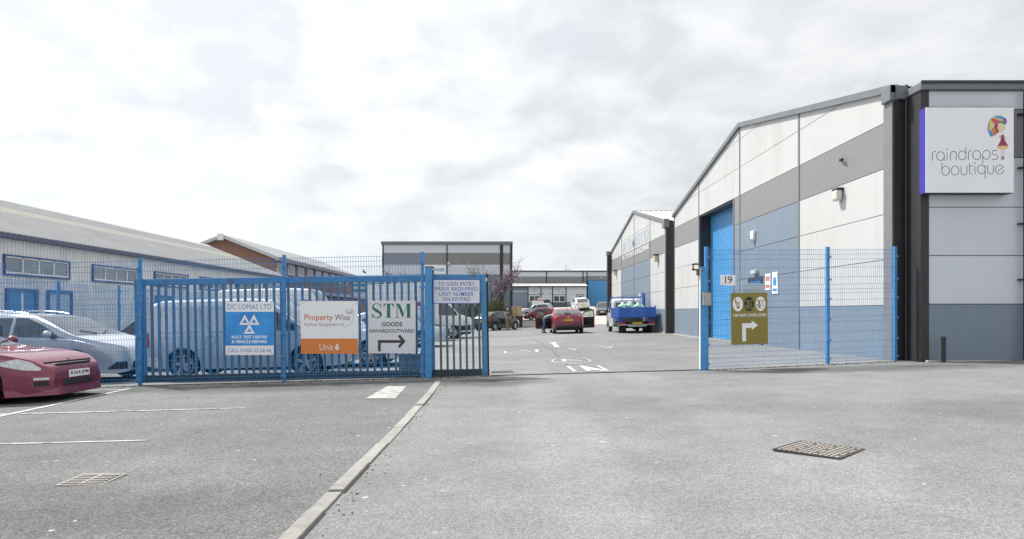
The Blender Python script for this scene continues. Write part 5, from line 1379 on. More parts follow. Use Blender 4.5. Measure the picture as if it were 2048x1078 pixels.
for sg in (1, -1):
    pts = [(x, sg * (c.side_y(x, 1.40) - 0.07), pc(c.top, x) + 0.015 + 0.035 * math.sin(math.pi * k / 10) ** 0.4) for k, x in enumerate(np.linspace(-1.95, 0.15, 11))]
    MB().tube(pts, 0.016, 6).build('roof_rail', M_silver, b, smooth=60)
    MB().tube([(1.31, sg * 0.1, c.top_z(1.31, 0.1) + 0.02), (1.15, sg * 0.42, c.top_z(1.15, 0.42) + 0.022)], 0.009, 5).build('wiper', M_blackp, b)
c.wheels(b, 7)

# ---------------- dark soft-top car behind
c = hatch_spec(L=4.1, W=1.72, H=1.40, rw=0.30, belt=0.92, bonnet=0.90, notch=True, tail=0.97, rear=(-0.75, -1.25), screen=(0.85, 0.10))
b = new_car('parked_car', 'dark car with black fabric roof between the estate and the van', 'car', -8.35, 18.1, 3, None)
c.body(b, M_cblack); c.toppatch(b, -1.28, 0.10, 1.06, 1.06, M_grey_fabric, 'fabric_roof', off=0.012)
c.toppatch(b, 0.83, 0.13, 0.95, 0.93, M_glassc, 'windscreen')
c.patch(b, [(-0.75, 0.95), (0.62, 0.92)], [(-0.75, 1.24), (0.05, 1.29), (0.62, 0.94)], mat('car_glass_pale', (0.10, 0.12, 0.14), 0.05, spec=0.9), 'side_window')
c.mirror(b, 0.5, 0.95, M_cblack); c.wheels(b, 5)

# ---------------- small white van by the gate
def van_spec(L, W, H, rw, wb, fo, nose, bonnet, screen, sill=0.22, belt=1.0, tumble=0.13, tailh=None):
    L2 = L / 2; xf = L2 - fo; xr = xf - wb; sb, st_ = screen
    top = [(-L2, H * 0.80), (-L2 + 0.04, H - 0.16), (-L2 + 0.16, H - 0.04), (-L2 + 0.4, H - 0.005), (0.0, H), (st_, H - 0.05), (sb, bonnet), (L2 - 0.40, nose + 0.12), (L2 - 0.1, nose), (L2 - 0.03, nose - 0.1), (L2, nose - 0.22)]
    return Car(dict(L=L, W=W, top=top, belt=[(-L2, belt), (0, belt), (sb, belt - 0.08), (L2 - 0.35, nose - 0.02), (L2, nose - 0.1)], crown=0.045, bot=[(-L2, sill + 0.12), (-L2 + 0.2, sill + 0.03), (xr, sill), (xf, sill), (L2 - 0.2, sill), (L2, sill + 0.06)], xf=xf, xr=xr, rw=rw, tumble=tumble,
                    nx=L2 - 0.6, nk=0.32, np_=2.4, tx=-L2 + 0.15, tk=0.06, tp=2.0, H=H, sb=sb, st=st_, beltz=belt))
c = van_spec(4.12, 1.70, 1.66, 0.305, 2.50, 0.86, 0.76, 0.98, (1.28, 0.42))
b = new_car('small_van', 'small white panel van with pressed side panels behind the barred gate', 'van', -5.36, 15.22, 1, None)
c.body(b, M_vwhite2); L2 = c.L / 2
c.toppatch(b, 1.25, 0.46, 0.97, 0.95, M_glassc, 'windscreen')
c.patch(b, [(0.18, 1.0), (1.02, 0.96)], [(0.18, 1.44), (0.55, 1.42), (1.02, 1.02)], M_glassc, 'side_window')
c.seam(b, [(0.12, 0.28), (0.10, 1.52)]); c.seam(b, [(1.06, 0.5), (1.08, 0.96)])
for a, d_ in ((-1.75, -0.95), (-0.80, 0.02)):
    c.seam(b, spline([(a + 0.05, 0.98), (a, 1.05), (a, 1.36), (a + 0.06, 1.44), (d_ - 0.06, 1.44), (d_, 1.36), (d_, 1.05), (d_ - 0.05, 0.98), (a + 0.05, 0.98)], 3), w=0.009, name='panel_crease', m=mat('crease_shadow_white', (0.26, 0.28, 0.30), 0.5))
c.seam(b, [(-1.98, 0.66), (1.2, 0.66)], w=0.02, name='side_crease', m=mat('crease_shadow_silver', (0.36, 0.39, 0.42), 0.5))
c.seam(b, arc(-0.72, 0.79, 0.095, 0.095, 0, 360, 18), side=(-1,), w=0.008, name='fuel_flap')
c.patch(b, [(-2.055, 0.68), (-1.98, 0.68)], [(-2.055, 0.98), (-1.98, 0.98)], M_tail, 'tail_light', off=0.008, nx=3)
c.patch(b, [(1.62, 0.64), (1.93, 0.60)], [(1.62, 0.70), (1.80, 0.76), (1.93, 0.72)], M_headl, 'headlight', off=0.008)
c.patch(b, [(-2.05, 0.30), (-1.72, 0.26)], [(-2.05, 0.48), (-1.72, 0.48)], M_vwhite, 'rear_bumper', off=0.02)
c.mirror(b, 0.95, 1.03, M_blackp); c.handle(b, 0.3, 0.9, M_blackp)
c.wheels(b, 5, 0.70)

# ---------------- large white van in the second row
c = van_spec(4.95, 1.98, 2.38, 0.34, 2.95, 0.95, 1.02, 1.25, (1.75, 0.95), sill=0.3, belt=1.3, tumble=0.09)
b = new_car('panel_van', 'tall white panel van in the second row by the shed', 'van', -8.25, 26.6, 0, None)
c.body(b, M_vwhite)
c.toppatch(b, 1.72, 1.0, 0.97, 0.95, M_glassc, 'windscreen')
c.patch(b, [(0.85, 1.32), (1.55, 1.28)], [(0.85, 1.92), (1.1, 1.90), (1.55, 1.36)], M_glassc, 'side_window')
c.seam(b, [(0.78, 0.4), (0.78, 2.05)]); c.seam(b, [(-0.9, 0.4), (-0.9, 2.05)])
c.patch(b, [(-1.9, 1.62), (0.6, 1.62)], [(-1.9, 1.80), (0.6, 1.80)], mat('livery_mauve', (0.36, 0.28, 0.50), 0.4), 'livery_band', off=0.004)
c.patch(b, [(-2.46, 0.9), (-2.38, 0.9)], [(-2.46, 1.35), (-2.38, 1.35)], M_tail, 'tail_light', off=0.008, nx=3)
c.mirror(b, 1.4, 1.4, M_blackp); c.wheels(b, 5, 0.62, True)

# ---------------- white saloon behind the goods board
c = hatch_spec(L=4.35, W=1.75, H=1.42, rw=0.315, screen=(1.0, 0.05), sill=0.19)
b = new_car('parked_car', 'silver hatchback with spoked wheel behind the goods signboard', 'car', -4.55, 17.75, -3, None)
c.body(b, M_vwhite2); L2 = c.L / 2
c.toppatch(b, 0.98, 0.09, 0.97, 0.95, M_glassc, 'windscreen'); c.toppatch(b, -1.95, -1.32, 0.9, 0.9, M_glassc, 'rear_window')
c.patch(b, [(-0.1, 0.95), (0.78, 0.92)], [(-0.1, 1.32), (0.1, 1.31), (0.78, 0.94)], M_glassc, 'side_window'); c.patch(b, [(-1.1, 0.96), (-0.17, 0.95)], [(-1.1, 1.22), (-0.6, 1.32), (-0.17, 1.32)], M_glassc, 'side_window')
c.patch(b, [(1.62, 0.62), (2.06, 0.56)], [(1.62, 0.68), (1.9, 0.74), (2.06, 0.68)], M_headl, 'headlight', off=0.008)
c.patch(b, [(1.9, 0.26), (2.12, 0.27)], [(1.9, 0.40), (2.12, 0.42)], M_trimc, 'lower_intake', off=0.004)
c.seam(b, [(0.72, 0.28), (0.76, 0.92)]); c.mirror(b, 0.66, 0.97, M_vwhite2); c.wheels(b, 9)

def simple_car(name, label, x, y, hd, m, spec, spokes=6, tails=False, group=None, plate=None, cat='car', hole=None):
    c = spec; b = new_car(name, label, cat, x, y, hd, group); L2 = c.L / 2
    c.body(b, m, hole)
    bz = c.beltz; H = c.H
    c.toppatch(b, c.sb - 0.03, c.st + 0.04, 0.97, 0.95, M_glassc, 'windscreen')
    c.patch(b, [(c.st - 0.2, bz + 0.02), (c.sb - 0.22, bz - 0.01)], [(c.st - 0.2, H - 0.14), (c.st + 0.05, H - 0.15), (c.sb - 0.22, bz + 0.02)], M_glassc, 'side_window')
    c.patch(b, [(c.rt + 0.05, bz + 0.04), (c.st - 0.27, bz + 0.02)], [(c.rt + 0.05, bz + 0.20), (c.rt + 0.45, H - 0.14), (c.st - 0.27, H - 0.14)], M_glassc, 'side_window')
    c.toppatch(b, -L2 + 0.14, c.rt - 0.13, 0.90, 0.93, M_glassc, 'rear_window')
    c.patch(b, [(L2 - 0.55, nose_z(c) - 0.10), (L2 - 0.12, nose_z(c) - 0.15)], [(L2 - 0.55, nose_z(c) - 0.03), (L2 - 0.28, nose_z(c) + 0.03), (L2 - 0.12, nose_z(c) - 0.03)], M_headl, 'headlight', off=0.008)
    c.patch(b, [(-L2 + 0.05, bz - 0.20), (-L2 + 0.26, bz - 0.16)], [(-L2 + 0.05, bz - 0.05), (-L2 + 0.26, bz + 0.01)], M_tail, 'tail_light', off=0.008, nx=5)
    c.seam(b, [(c.sb - 0.26, 0.28), (c.sb - 0.24, bz - 0.02)]); c.seam(b, [(c.st - 0.24, 0.28), (c.st - 0.24, bz)])
    c.mirror(b, c.sb - 0.3, bz + 0.03, m); c.handle(b, c.st - 0.05, bz - 0.12, m)
    MB().box2((L2 - 0.03, -0.42, 0.30), (L2 + 0.005, 0.42, 0.42)).build('lower_intake', M_trimc, b)
    if plate is not None: c.plate(b, -L2 - 0.004, plate[0], M_yplate, plate[1], front=False)
    c.plate(b, L2 + 0.004, 0.46, M_wplate)
    c.wheels(b, spokes)
    return b, c
def nose_z(c): return pc(c.top, c.L / 2 - 0.1)
simple_car('parked_car', 'pale silver car beside the gate guide post in the yard', -4.50, 27.9, 0, M_silver, hatch_spec(L=4.2))
simple_car('parked_car', 'black car parked between the silver car and the box van', -4.85, 34.0, -3, M_cblack, hatch_spec(L=4.3, H=1.44))
simple_car('parked_car', 'black hatchback beside the bald man in the yard', -0.74, 54.8, 53, M_cblack, hatch_spec(L=4.15, W=1.75, H=1.50, wb=2.6), plate=(0.72, None))
xx, yy = (1080 - CX) / F_PX * 85.5, 85.5
simple_car('parked_car', 'small red hatchback nose to nose with the timber pallets', xx, yy, 180, M_red2, hatch_spec(L=3.9, W=1.7, H=1.44, wb=2.5), 7)
xx, yy = (1075 - CX) / F_PX * 92.5, 92.5
simple_car('parked_car', 'silver estate car parked beyond the small red hatchback', xx, yy, 178, M_silver, hatch_spec(L=4.4, W=1.8, H=1.62, belt=1.02, bonnet=1.02, nose=0.82, est=True, screen=(1.1, 0.3), rear=(-1.5, -2.0)))
xx, yy = (1162 - CX) / F_PX * 96.0, 97.0
simple_car('parked_car', 'white off-roader seen from behind near the far blue door', xx, yy, 96, M_vwhite, hatch_spec(L=4.75, W=1.95, H=1.74, rw=0.37, belt=1.12, bonnet=1.10, nose=0.90, tail=1.16, wb=2.85, sill=0.30), plate=(0.88, None))
simple_car('parked_car', 'dark grey car facing the yard beside the white tipper cab', 12.1, 88.0, -100, paint('paint_dark_grey', (0.07, 0.075, 0.085), 0.3), hatch_spec(L=4.3, H=1.55))

# ---------------- ruby hatchback with both front doors open
c = hatch_spec(L=4.36, W=1.82, H=1.49, rw=0.325, wb=2.65, fo=0.90, belt=0.97, bonnet=0.96, nose=0.74, tail=1.06, screen=(1.15, 0.15), rear=(-1.20, -1.9), sill=0.20)
def dhole(x, z, sg, j): return (-0.12 < x < 0.92) and 1 <= j <= 9 and (z > 0.27) and (x < 0.40 or j <= 6 or z < 1.40 - (x - 0.15) * 0.55)
cxh, cyh = (1138 - CX) / F_PX * 40.6, 40.6 + c.L / 2
b, c = simple_car('hatchback', 'ruby red hatchback with both front doors wide open', cxh, cyh, 90, M_red, c, 5, plate=None, hole=dhole)
for o in list(b.children):
    if o.name.split('.')[0] in ('wing_mirror', 'mirror_arm'): bpy.data.objects.remove(o)
    elif o.name.split('.')[0] == 'side_window' and max(v.co.x for v in o.data.vertices) > 0.5: bpy.data.objects.remove(o)
    elif o.name.split('.')[0] in ('door_handle', 'door_seam'): bpy.data.objects.remove(o)
L2 = c.L / 2
c.plate(b, -L2 - 0.01, 0.80, M_yplate, 'WJ60 UFX', front=False)
for sg in (1, -1):   # seats
    MB().box2((-0.15, sg * 0.38 - 0.24, 0.30), (0.42, sg * 0.38 + 0.24, 0.55)).build('seat', M_trimc, b, bevel=0.04)
    s_ = MB().box((-0.26, sg * 0.38, 0.82), (0.16, 0.46, 0.62)).build('seat_back', M_trimc, b, bevel=0.05)
MB().box2((0.75, -0.72, 0.45), (1.15, 0.72, 0.94)).build('dashboard', M_trimc, b, bevel=0.05)
c.patch(b, [(-L2 + 0.005, 0.24), (-L2 + 0.42, 0.24)], [(-L2 + 0.005, 0.44), (-L2 + 0.42, 0.40)], M_blackp, 'bumper_lower', off=0.012)
MB().box2((-L2 - 0.016, -0.72, 0.36), (-L2 + 0.02, 0.72, 0.50)).build('bumper_lower', M_blackp, b, bevel=0.02)
MB().box2((-L2 - 0.012, -0.62, 0.60), (-L2 + 0.02, 0.62, 0.62)).build('bumper_crease', mat('ruby_shadow', (0.10, 0.008, 0.02), 0.4), b)
MB().ball((-L2 - 0.004, 0, 0.96), (0.012, 0.065, 0.03), 12, 6).build('badge', M_chrome, b)
MB().box((-L2 + 0.25, 0.05, 1.235), (0.10, 0.36, 0.02)).build('wiper', M_blackp, b)
MB().tube([(-1.25, 0, 1.45), (-1.30, 0, 1.56)], [0.02, 0.008], 6).build('roof_aerial', M_blackp, b)
for sg in (1, -1):
    # rear lamp clusters wrap on to the tailgate
    MB().box((-L2 + 0.03, sg * 0.66, 0.90), (0.10, 0.17, 0.20)).build('tail_light', M_tail, b, bevel=0.03)
    MB().box((-L2 + 0.03, sg * 0.63, 1.02), (0.09, 0.14, 0.05)).build('tail_light', M_tailw, b, bevel=0.02)
    # open door, hinged at the front
    dpt = bpy.data.objects.new('door', None)
    yh = c.side_y(0.92, 0.8)
    out = [(-1.04, 0.27), (-0.02, 0.24), (0.0, 0.92), (-0.62, 1.36), (-0.90, 1.405), (-1.02, 1.36), (-1.06, 0.97)]
    fnD = lambda u_, v2, t_: (u_, t_ - 0.22 * max(0, v2 - 0.97) * 1, v2)
    lower_ = [(-1.04, 0.27), (-0.02, 0.24), (0.0, 0.92), (-1.06, 0.955)]
    mb = MB(); mb.slab(lower_, fnD, -0.03, 0.05)
    dd = mb.build('door', M_red, b, bevel=0.012)
    dd.location = (0.93, sg * (yh - 0.03), 0); dd.scale.y = sg
    dd.rotation_euler = (0, 0, sg * -R(-66) if False else R(-66 * 1) * sg * -1 * -1)
    fr = MB()
    top_ = [(0.0, 0.92), (-0.62, 1.36), (-0.90, 1.405), (-1.02, 1.36), (-1.06, 0.955)]
    for q in stroke_poly(top_, 0.055): fr.slab(q, fnD, -0.02, 0.02)
    fr.build('window_frame', M_trimc, dd)
    MB().slab([(-0.06, 0.95), (-0.62, 1.33), (-0.90, 1.375), (-1.0, 1.34), (-1.03, 0.955)], fnD, -0.004, 0.004).build('door_glass', mat('door_glass_clear', (0.62, 0.68, 0.68), 0.03, trans=0.85, spec=0.5), dd)
    MB().slab([(-0.98, 0.32), (-0.06, 0.30), (-0.04, 0.90), (-1.0, 0.93)], fnD, -0.075, -0.031).build('door_trim', M_trimc, dd, bevel=0.015)
    MB().slab([(-0.80, 0.62), (-0.25, 0.60), (-0.22, 0.67), (-0.78, 0.70)], fnD, -0.12, -0.076).build('armrest', M_blackp, dd, bevel=0.01)
    MB().slab([(-0.85, 0.36), (-0.25, 0.34), (-0.25, 0.40), (-0.85, 0.42)], fnD, -0.11, -0.076).build('door_pocket', M_trimg, dd)
    MB().slab([(-0.30, 0.76), (-0.16, 0.76), (-0.16, 0.79), (-0.30, 0.79)], fnD, -0.09, -0.076).build('inner_handle', M_galv, dd)
    MB().ball((-0.16, 0.16, 1.0), (0.06, 0.12, 0.08), 12, 8).build('wing_mirror', M_red, dd, smooth=60)
    MB().box((-0.9, 0.06, 0.84), (0.17, 0.03, 0.03)).build('door_handle', M_red, dd)

# ---------------- white box van in the yard
b = new_car('box_van', 'white box van with dark bumper behind the gate bars', 'van', -4.55, 38.0, -2, None)
c = van_spec(5.4, 1.95, 2.05, 0.33, 3.3, 0.92, 1.05, 1.22, (2.15, 1.40), sill=0.32, belt=1.22, tumble=0.14)
c.body(b, M_vwhite, hole=lambda x, z, sg, j: x < 0.75 and z > 0.9)
c.toppatch(b, 2.12, 1.45, 0.97, 0.95, M_glassc, 'windscreen'); c.patch(b, [(1.0, 1.24), (1.98, 1.20)], [(1.0, 1.86), (1.5, 1.82), (1.98, 1.30)], M_glassc, 'side_window')
c.seam(b, [(0.95, 0.5), (0.95, 1.9)]); c.seam(b, [(1.98, 0.62), (2.02, 1.2)])
c.patch(b, [(1.95, 0.40), (2.66, 0.42)], [(1.95, 0.66), (2.66, 0.70)], M_blackp, 'front_bumper', off=0.015)
MB().box2((2.66, -0.66, 0.40), (2.725, 0.66, 0.72)).build('front_bumper', M_blackp, b, bevel=0.03)
c.patch(b, [(2.30, 0.78), (2.60, 0.76)], [(2.30, 0.86), (2.45, 1.04), (2.60, 0.98)], M_headl, 'headlight', off=0.008)
MB().box2((-2.75, -1.05, 0.75), (0.80, 1.05, 2.95)).build('box_body', M_vwhite, b, bevel=0.03)
MB().box2((-2.7, -1.056, 1.75), (0.2, -1.051, 1.98)).build('livery_band', M_red2, b)
MB().box2((-1.0, -0.98, 0.42), (0.7, -0.94, 0.62)).build('side_guard', M_red2, b)
c.mirror(b, 1.85, 1.35, M_blackp); c.wheels(b, 6, 0.62, True)

# ---------------- blue tipper truck
tx, ty = 7.17, 38.4
b = new_car('tipper_truck', 'white cab tipper truck with blue drop-side body and green bags', 'truck', tx, ty, 90, None)
# local: x forward; rear of the bed at x=0
cab = van_spec(2.35, 1.90, 1.98, 0.32, 1.2, 0.80, 1.02, 1.20, (0.66, 0.06), sill=0.34, belt=1.16, tumble=0.10)
cab.xr = -9.0
cab.top[0] = (-cab.L / 2, 1.80); cab.top[1] = (-cab.L / 2 + 0.04, 1.90)
cb = bpy.data.objects.new('cab', None)
cabroot = cab.body(b, M_vwhite); cabroot.name = 'cab'; cabroot.location = (4.25, 0, 0)
for o in list(b.children):
    if o.name.startswith('underbody'): bpy.data.objects.remove(o)
MB().box2((3.15, -0.62, 0.30), (5.2, 0.62, 0.66)).build('underbody', M_trimc, b)
def shift(o, dx=4.25):
    o.location.x += dx; return o
shift(cab.toppatch(b, 0.63, 0.10, 0.97, 0.95, M_glassc, 'windscreen'))
for sg in (1, -1): shift(cab.patch(b, [(-0.35, 1.18), (0.52, 1.14)], [(-0.35, 1.76), (0.1, 1.74), (0.52, 1.24)], M_glassc, 'side_window', side=(sg,)))
n0 = set(b.children); cab.mirror(b, 0.42, 1.22, M_blackp)
for o in set(b.children) - n0: o.location.x += 4.25
rx = 4.25 - cab.L / 2
MB().box2((rx - 0.012, -0.70, 1.28), (rx + 0.01, 0.70, 1.74)).build('rear_window', M_glassc, b, bevel=0.006)
for sg in (1, -1): wheel(b, 4.25 + cab.xf, sg * 0.83, 0.32, 0.2, 0.62, 6, True)
MB().box2((0.15, -0.40, 0.45), (4.1, -0.30, 0.62)).build('chassis_rail', M_trimc, b); MB().box2((0.15, 0.30, 0.45), (4.1, 0.40, 0.62)).build('chassis_rail', M_trimc, b)
for sg in (1, -1):
    for yy in (0.60, 0.83): wheel(b, 0.95, sg * yy, 0.32, 0.18, 0.62, 6, True)
MB().tube([(0.95, -0.8, 0.32), (0.95, 0.8, 0.32)], 0.07, 8).ball((0.95, 0, 0.32), 0.15).build('rear_axle', M_trimc, b)
MB().box2((0.02, -1.0, 0.86), (2.95, 1.0, 0.93)).build('bed_floor', M_truckblue, b)
def dside(x0, y0, x1, y1, name, z0=0.92, z1=1.43):
    L_ = math.hypot(x1 - x0, y1 - y0); o = MB()
    for a, d_, th in ((z0, z0 + 0.08, 0.05), (z0 + 0.08, z0 + 0.20, 0.025), (z0 + 0.20, z0 + 0.28, 0.05), (z0 + 0.28, z0 + 0.41, 0.025), (z0 + 0.41, z1, 0.05)):
        o.box((L_ / 2, 0, (a + d_) / 2), (L_, th, d_ - a - 0.0))
    o = o.build(name, M_truckblue, b, bevel=0.006); o.location = (x0, y0, 0); o.rotation_euler = (0, 0, math.atan2(y1 - y0, x1 - x0)); return o
dside(0.06, 1.0, 2.9, 1.0, 'drop_side'); dside(0.06, -1.0, 2.9, -1.0, 'drop_side')
tg = dside(0.0, -0.96, 0.0, 0.96, 'tailgate')
for yy in (-1.0, 0.0, 1.0):
    MB().box((0.0 - 0.012, yy, 1.19), (0.09, 0.07, 0.62)).build('tail_pillar', M_truckblue, b, bevel=0.006)
for yy in (-0.6, -0.45, 0.45, 0.6): MB().box((-0.01, yy, 0.88), (0.06, 0.03, 0.09)).build('hinge', M_truckblue, b)
MB().box2((2.90, -1.0, 0.93), (2.95, 1.0, 1.40)).build('headboard', M_truckblue, b)
hf = MB()
for yy in (-1.0, -0.33, 0.33, 1.0): hf.box((2.925, yy, 1.70), (0.05, 0.05, 0.62))
hf.box((2.925, 0, 2.04), (0.055, 2.06, 0.06)); hf.build('ladder_frame', M_truckblue, b)
MB().box2((2.90, -1.04, 1.40), (2.96, -0.86, 2.28)).build('tool_locker_side', M_truckblue, b)
MB().lathe([(0, 0.14), (0.05, 0.13), (0.07, 0.09), (0.07, 0.0), (0, 0)], 12, 'Z', (2.92, -0.72, 2.10)).build('beacon', M_white, b, smooth=40)
for sg in (1, -1):
    MB().box2((0.50, sg * 0.98 - 0.03, 0.45), (0.53, sg * 0.70, 0.86)).build('mudguard', M_truckblue, b)
    MB().box2((0.54, sg * 0.96 - 0.02, 0.70), (1.38, sg * 0.96 + 0.02, 0.86)).build('mudguard', M_truckblue, b)
    MB().box2((0.02, sg * 0.62, 0.50), (0.10, sg * 0.96, 0.61)).build('tail_light', M_tail, b, bevel=0.01)
MB().box2((0.04, -0.97, 0.44), (0.12, 0.97, 0.495)).build('rear_bar', M_galv, b); MB().box2((0.06, -0.5, 0.36), (0.12, 0.5, 0.435)).build('step', M_galv, b)
c.plate(b, 0.02, 0.56, M_yplate, 'GK54 FTN', front=False)
MB().box2((1.5, 0.45, 0.38), (2.6, 0.85, 0.66)).build('fuel_tank', M_trimc, b, bevel=0.05)
# plastic bags in the bed
M_bag = mat('green_bag', (0.16, 0.36, 0.24), 0.4, var=0.3, vscale=9, col2=(0.34, 0.55, 0.44))
r_ = random.Random(11)
def bag(label, lx, ly, lz, s, wht=False):
    bm = bmesh.new(); bmesh.ops.create_icosphere(bm, subdivisions=3, radius=1.0)
    for v in bm.verts:
        p = v.co.copy(); n = 1 + 0.16 * math.sin(6 * p.x + s * 37) * math.cos(5 * p.y + lx * 9) + 0.12 * math.sin(11 * p.z + 4 * p.x) + 0.07 * math.sin(17 * p.y + 13 * p.z)
        top = max(0, p.z - 0.55) / 0.45
        v.co = Vector((p.x * s * n * (1 - 0.7 * top), p.y * s * n * (1 - 0.7 * top), p.z * s * 0.85 * n + top * s * 0.35))
    me = bpy.data.meshes.new('rubbish_bag'); bm.to_mesh(me); bm.free(); me.materials.append(M_bag)
    me.polygons.foreach_set('use_smooth', [True] * len(me.polygons)); me.set_sharp_from_angle(angle=R(70))
    o = bpy.data.objects.new('rubbish_bag', me); COL.objects.link(o)
    o.location = (tx - ly, ty + lx, g(tx, ty) + lz); tag(o, label, 'bag', 'green bags on the tipper truck')
bag('biggest green plastic bag at the middle of the tipper bed', 1.6, 0.14, 1.42, 0.33)
bag('green plastic bag at the cab-side left of the tipper bed', 1.9, 0.50, 1.40, 0.29)
bag('pale green plastic bag near the tipper tailgate', 1.2, -0.24, 1.38, 0.27)
bag('small green plastic bag at the wall side of the tipper bed', 1.5, -0.55, 1.32, 0.22)
# ================================================================ PEOPLE
M_skin = mat('skin', (0.52, 0.33, 0.25), 0.55, var=0.05)
M_hairw = mat('hair_white', (0.60, 0.57, 0.53), 0.7)
M_hairb = mat('hair_brown', (0.08, 0.05, 0.035), 0.7)
M_gilet = mat('gilet_dark', (0.028, 0.03, 0.034), 0.8)
M_sleeve = mat('jumper_grey', (0.30, 0.30, 0.27), 0.9, bump=0.2)
M_brown = mat('trousers_brown', (0.23, 0.165, 0.10), 0.85)
M_jeans = mat('jeans_blue', (0.10, 0.16, 0.28), 0.85, var=0.2, vscale=10)
M_top = mat('top_sage', (0.32, 0.36, 0.33), 0.85)
M_shoe = mat('shoes_dark', (0.025, 0.022, 0.02), 0.6)
def person(label, x, y, hd, J, E, mats_, z=None):
    """J: name -> (pos, radius, material index); E: edges.  one continuous skinned body"""
    names = list(J); idx = {n: i for i, n in enumerate(names)}
    me = bpy.data.meshes.new('person'); me.from_pydata([J[n][0] for n in names], [(idx[a], idx[b_]) for a, b_ in E], [])
    o = bpy.data.objects.new('person', me); COL.objects.link(o)
    sk = o.modifiers.new('skin', 'SKIN'); sk.use_smooth_shade = True; sk.branch_smoothing = 0.6
    for i, n in enumerate(names):
        r_ = J[n][1]; me.skin_vertices[0].data[i].radius = r_ if isinstance(r_, tuple) else (r_, r_)
        me.skin_vertices[0].data[i].use_root = (n == 'pelvis')
    ss = o.modifiers.new('sub', 'SUBSURF'); ss.levels = 2; ss.render_levels = 2
    dg = bpy.context.evaluated_depsgraph_get(); m2 = bpy.data.meshes.new_from_object(o.evaluated_get(dg))
    o.modifiers.clear(); o.data = m2; bpy.data.meshes.remove(me)
    m2.materials.clear()
    for mm in mats_: m2.materials.append(mm)
    segs = [(Vector(J[a][0]), Vector(J[b_][0]), J[b_][2], (J[a][1][0] if isinstance(J[a][1], tuple) else J[a][1])) for a, b_ in E]
    for p in m2.polygons:
        c_ = p.center; best = None
        for a, b_, k, rr_ in segs:
            d_ = b_ - a; t_ = max(0, min(1, (c_ - a).dot(d_) / max(d_.length_squared, 1e-9)))
            q = (c_ - (a + d_ * t_)).length - rr_ * 0.3
            if best is None or q < best[0]: best = (q, k)
        p.material_index = best[1]; p.use_smooth = True
    zmin = min(v.co.z for v in m2.vertices)
    o.location = (x, y, (g(x, y) if z is None else z) - zmin); o.rotation_euler = (0, 0, R(hd))
    tag(o, label, 'person'); return o
def hand(J, E, n, wrist, d, side, mi, curl):
    """palm with four fingers and a thumb; d = pointing direction, side = thumb side direction"""
    w = Vector(wrist); d = Vector(d).normalized(); s = Vector(side).normalized(); c_ = Vector(curl).normalized()
    J[n + 'palm'] = (tuple(w + d * 0.055), (0.036, 0.018), mi); E.append((n + 'wrist', n + 'palm'))
    for k, (of, ln) in enumerate(((0.027, 0.075), (0.009, 0.083), (-0.009, 0.078), (-0.027, 0.062))):
        b0 = w + d * 0.095 + s * of
        J[n + 'f%da' % k] = (tuple(b0), 0.010, mi); J[n + 'f%db' % k] = (tuple(b0 + d * ln * 0.55 + c_ * ln * 0.15), 0.0085, mi); J[n + 'f%dc' % k] = (tuple(b0 + d * ln * 0.85 + c_ * ln * 0.5), 0.0075, mi)
        E += [(n + 'palm', n + 'f%da' % k), (n + 'f%da' % k, n + 'f%db' % k), (n + 'f%db' % k, n + 'f%dc' % k)]
    t0 = w + d * 0.04 + s * 0.035
    J[n + 'ta'] = (tuple(t0), 0.012, mi); J[n + 'tb'] = (tuple(t0 + d * 0.045 + s * 0.022 + c_ * 0.01), 0.009, mi)
    E += [(n + 'palm', n + 'ta'), (n + 'ta', n + 'tb')]
# standing man: 0 skin 1 hair 2 gilet 3 sleeve 4 trousers 5 shoes
J = {'pelvis': ((0, 0, 0.96), (0.15, 0.12), 4), 'spine': ((0.01, 0, 1.13), (0.19, 0.15), 2), 'chest': ((0.01, 0, 1.33), (0.20, 0.15), 2), 'neckb': ((0, 0, 1.45), 0.085, 2), 'headb': ((0.03, 0, 1.53), 0.066, 0), 'head': ((0.035, 0, 1.63), (0.092, 0.108), 0), 'crown': ((0.02, 0, 1.705), (0.072, 0.085), 1),
     'nose': ((0.148, 0, 1.61), 0.014, 0), 'earl': ((0.02, 0.10, 1.62), 0.016, 0), 'earr': ((0.02, -0.10, 1.62), 0.016, 0)}
E = [('pelvis', 'spine'), ('spine', 'chest'), ('chest', 'neckb'), ('neckb', 'headb'), ('headb', 'head'), ('head', 'crown'), ('head', 'nose'), ('head', 'earl'), ('head', 'earr')]
for n, sg, el, wr in (('l', 1, (-0.02, 0.25, 1.15), (0.16, 0.22, 1.02)), ('r', -1, (-0.05, -0.25, 1.14), (0.17, -0.13, 0.99))):
    J[n + 'sh'] = ((0, sg * 0.185, 1.42), 0.068, 3); J[n + 'el'] = (el, 0.05, 3); J[n + 'wrist'] = (wr, (0.032, 0.028), 3)
    E += [('chest', n + 'sh'), (n + 'sh', n + 'el'), (n + 'el', n + 'wrist')]
    hand(J, E, n, wr, (0.8, -0.1 * sg, -0.5), (0, -sg, 0.3), 0, (0, 0, -1))
    J[n + 'hip'] = ((0, sg * 0.095, 0.88), 0.098, 4); J[n + 'kn'] = ((0.03, sg * 0.11, 0.50), 0.068, 4); J[n + 'an'] = ((0.0, sg * 0.12, 0.10), 0.052, 4); J[n + 'toe'] = ((0.17, sg * 0.14, 0.04), 0.040, 5)
    E += [('pelvis', n + 'hip'), (n + 'hip', n + 'kn'), (n + 'kn', n + 'an'), (n + 'an', n + 'toe')]
pm = person('bald man in dark gilet and brown trousers beside the black hatchback', 0.02, 53.1, -35, J, E, [M_skin, M_hairw, M_gilet, M_sleeve, M_brown, M_shoe])
for sg in (1, -1): MB().ball((0.128, sg * 0.034, 1.645), 0.010, 8, 6).build('eye', M_sblack, pm)
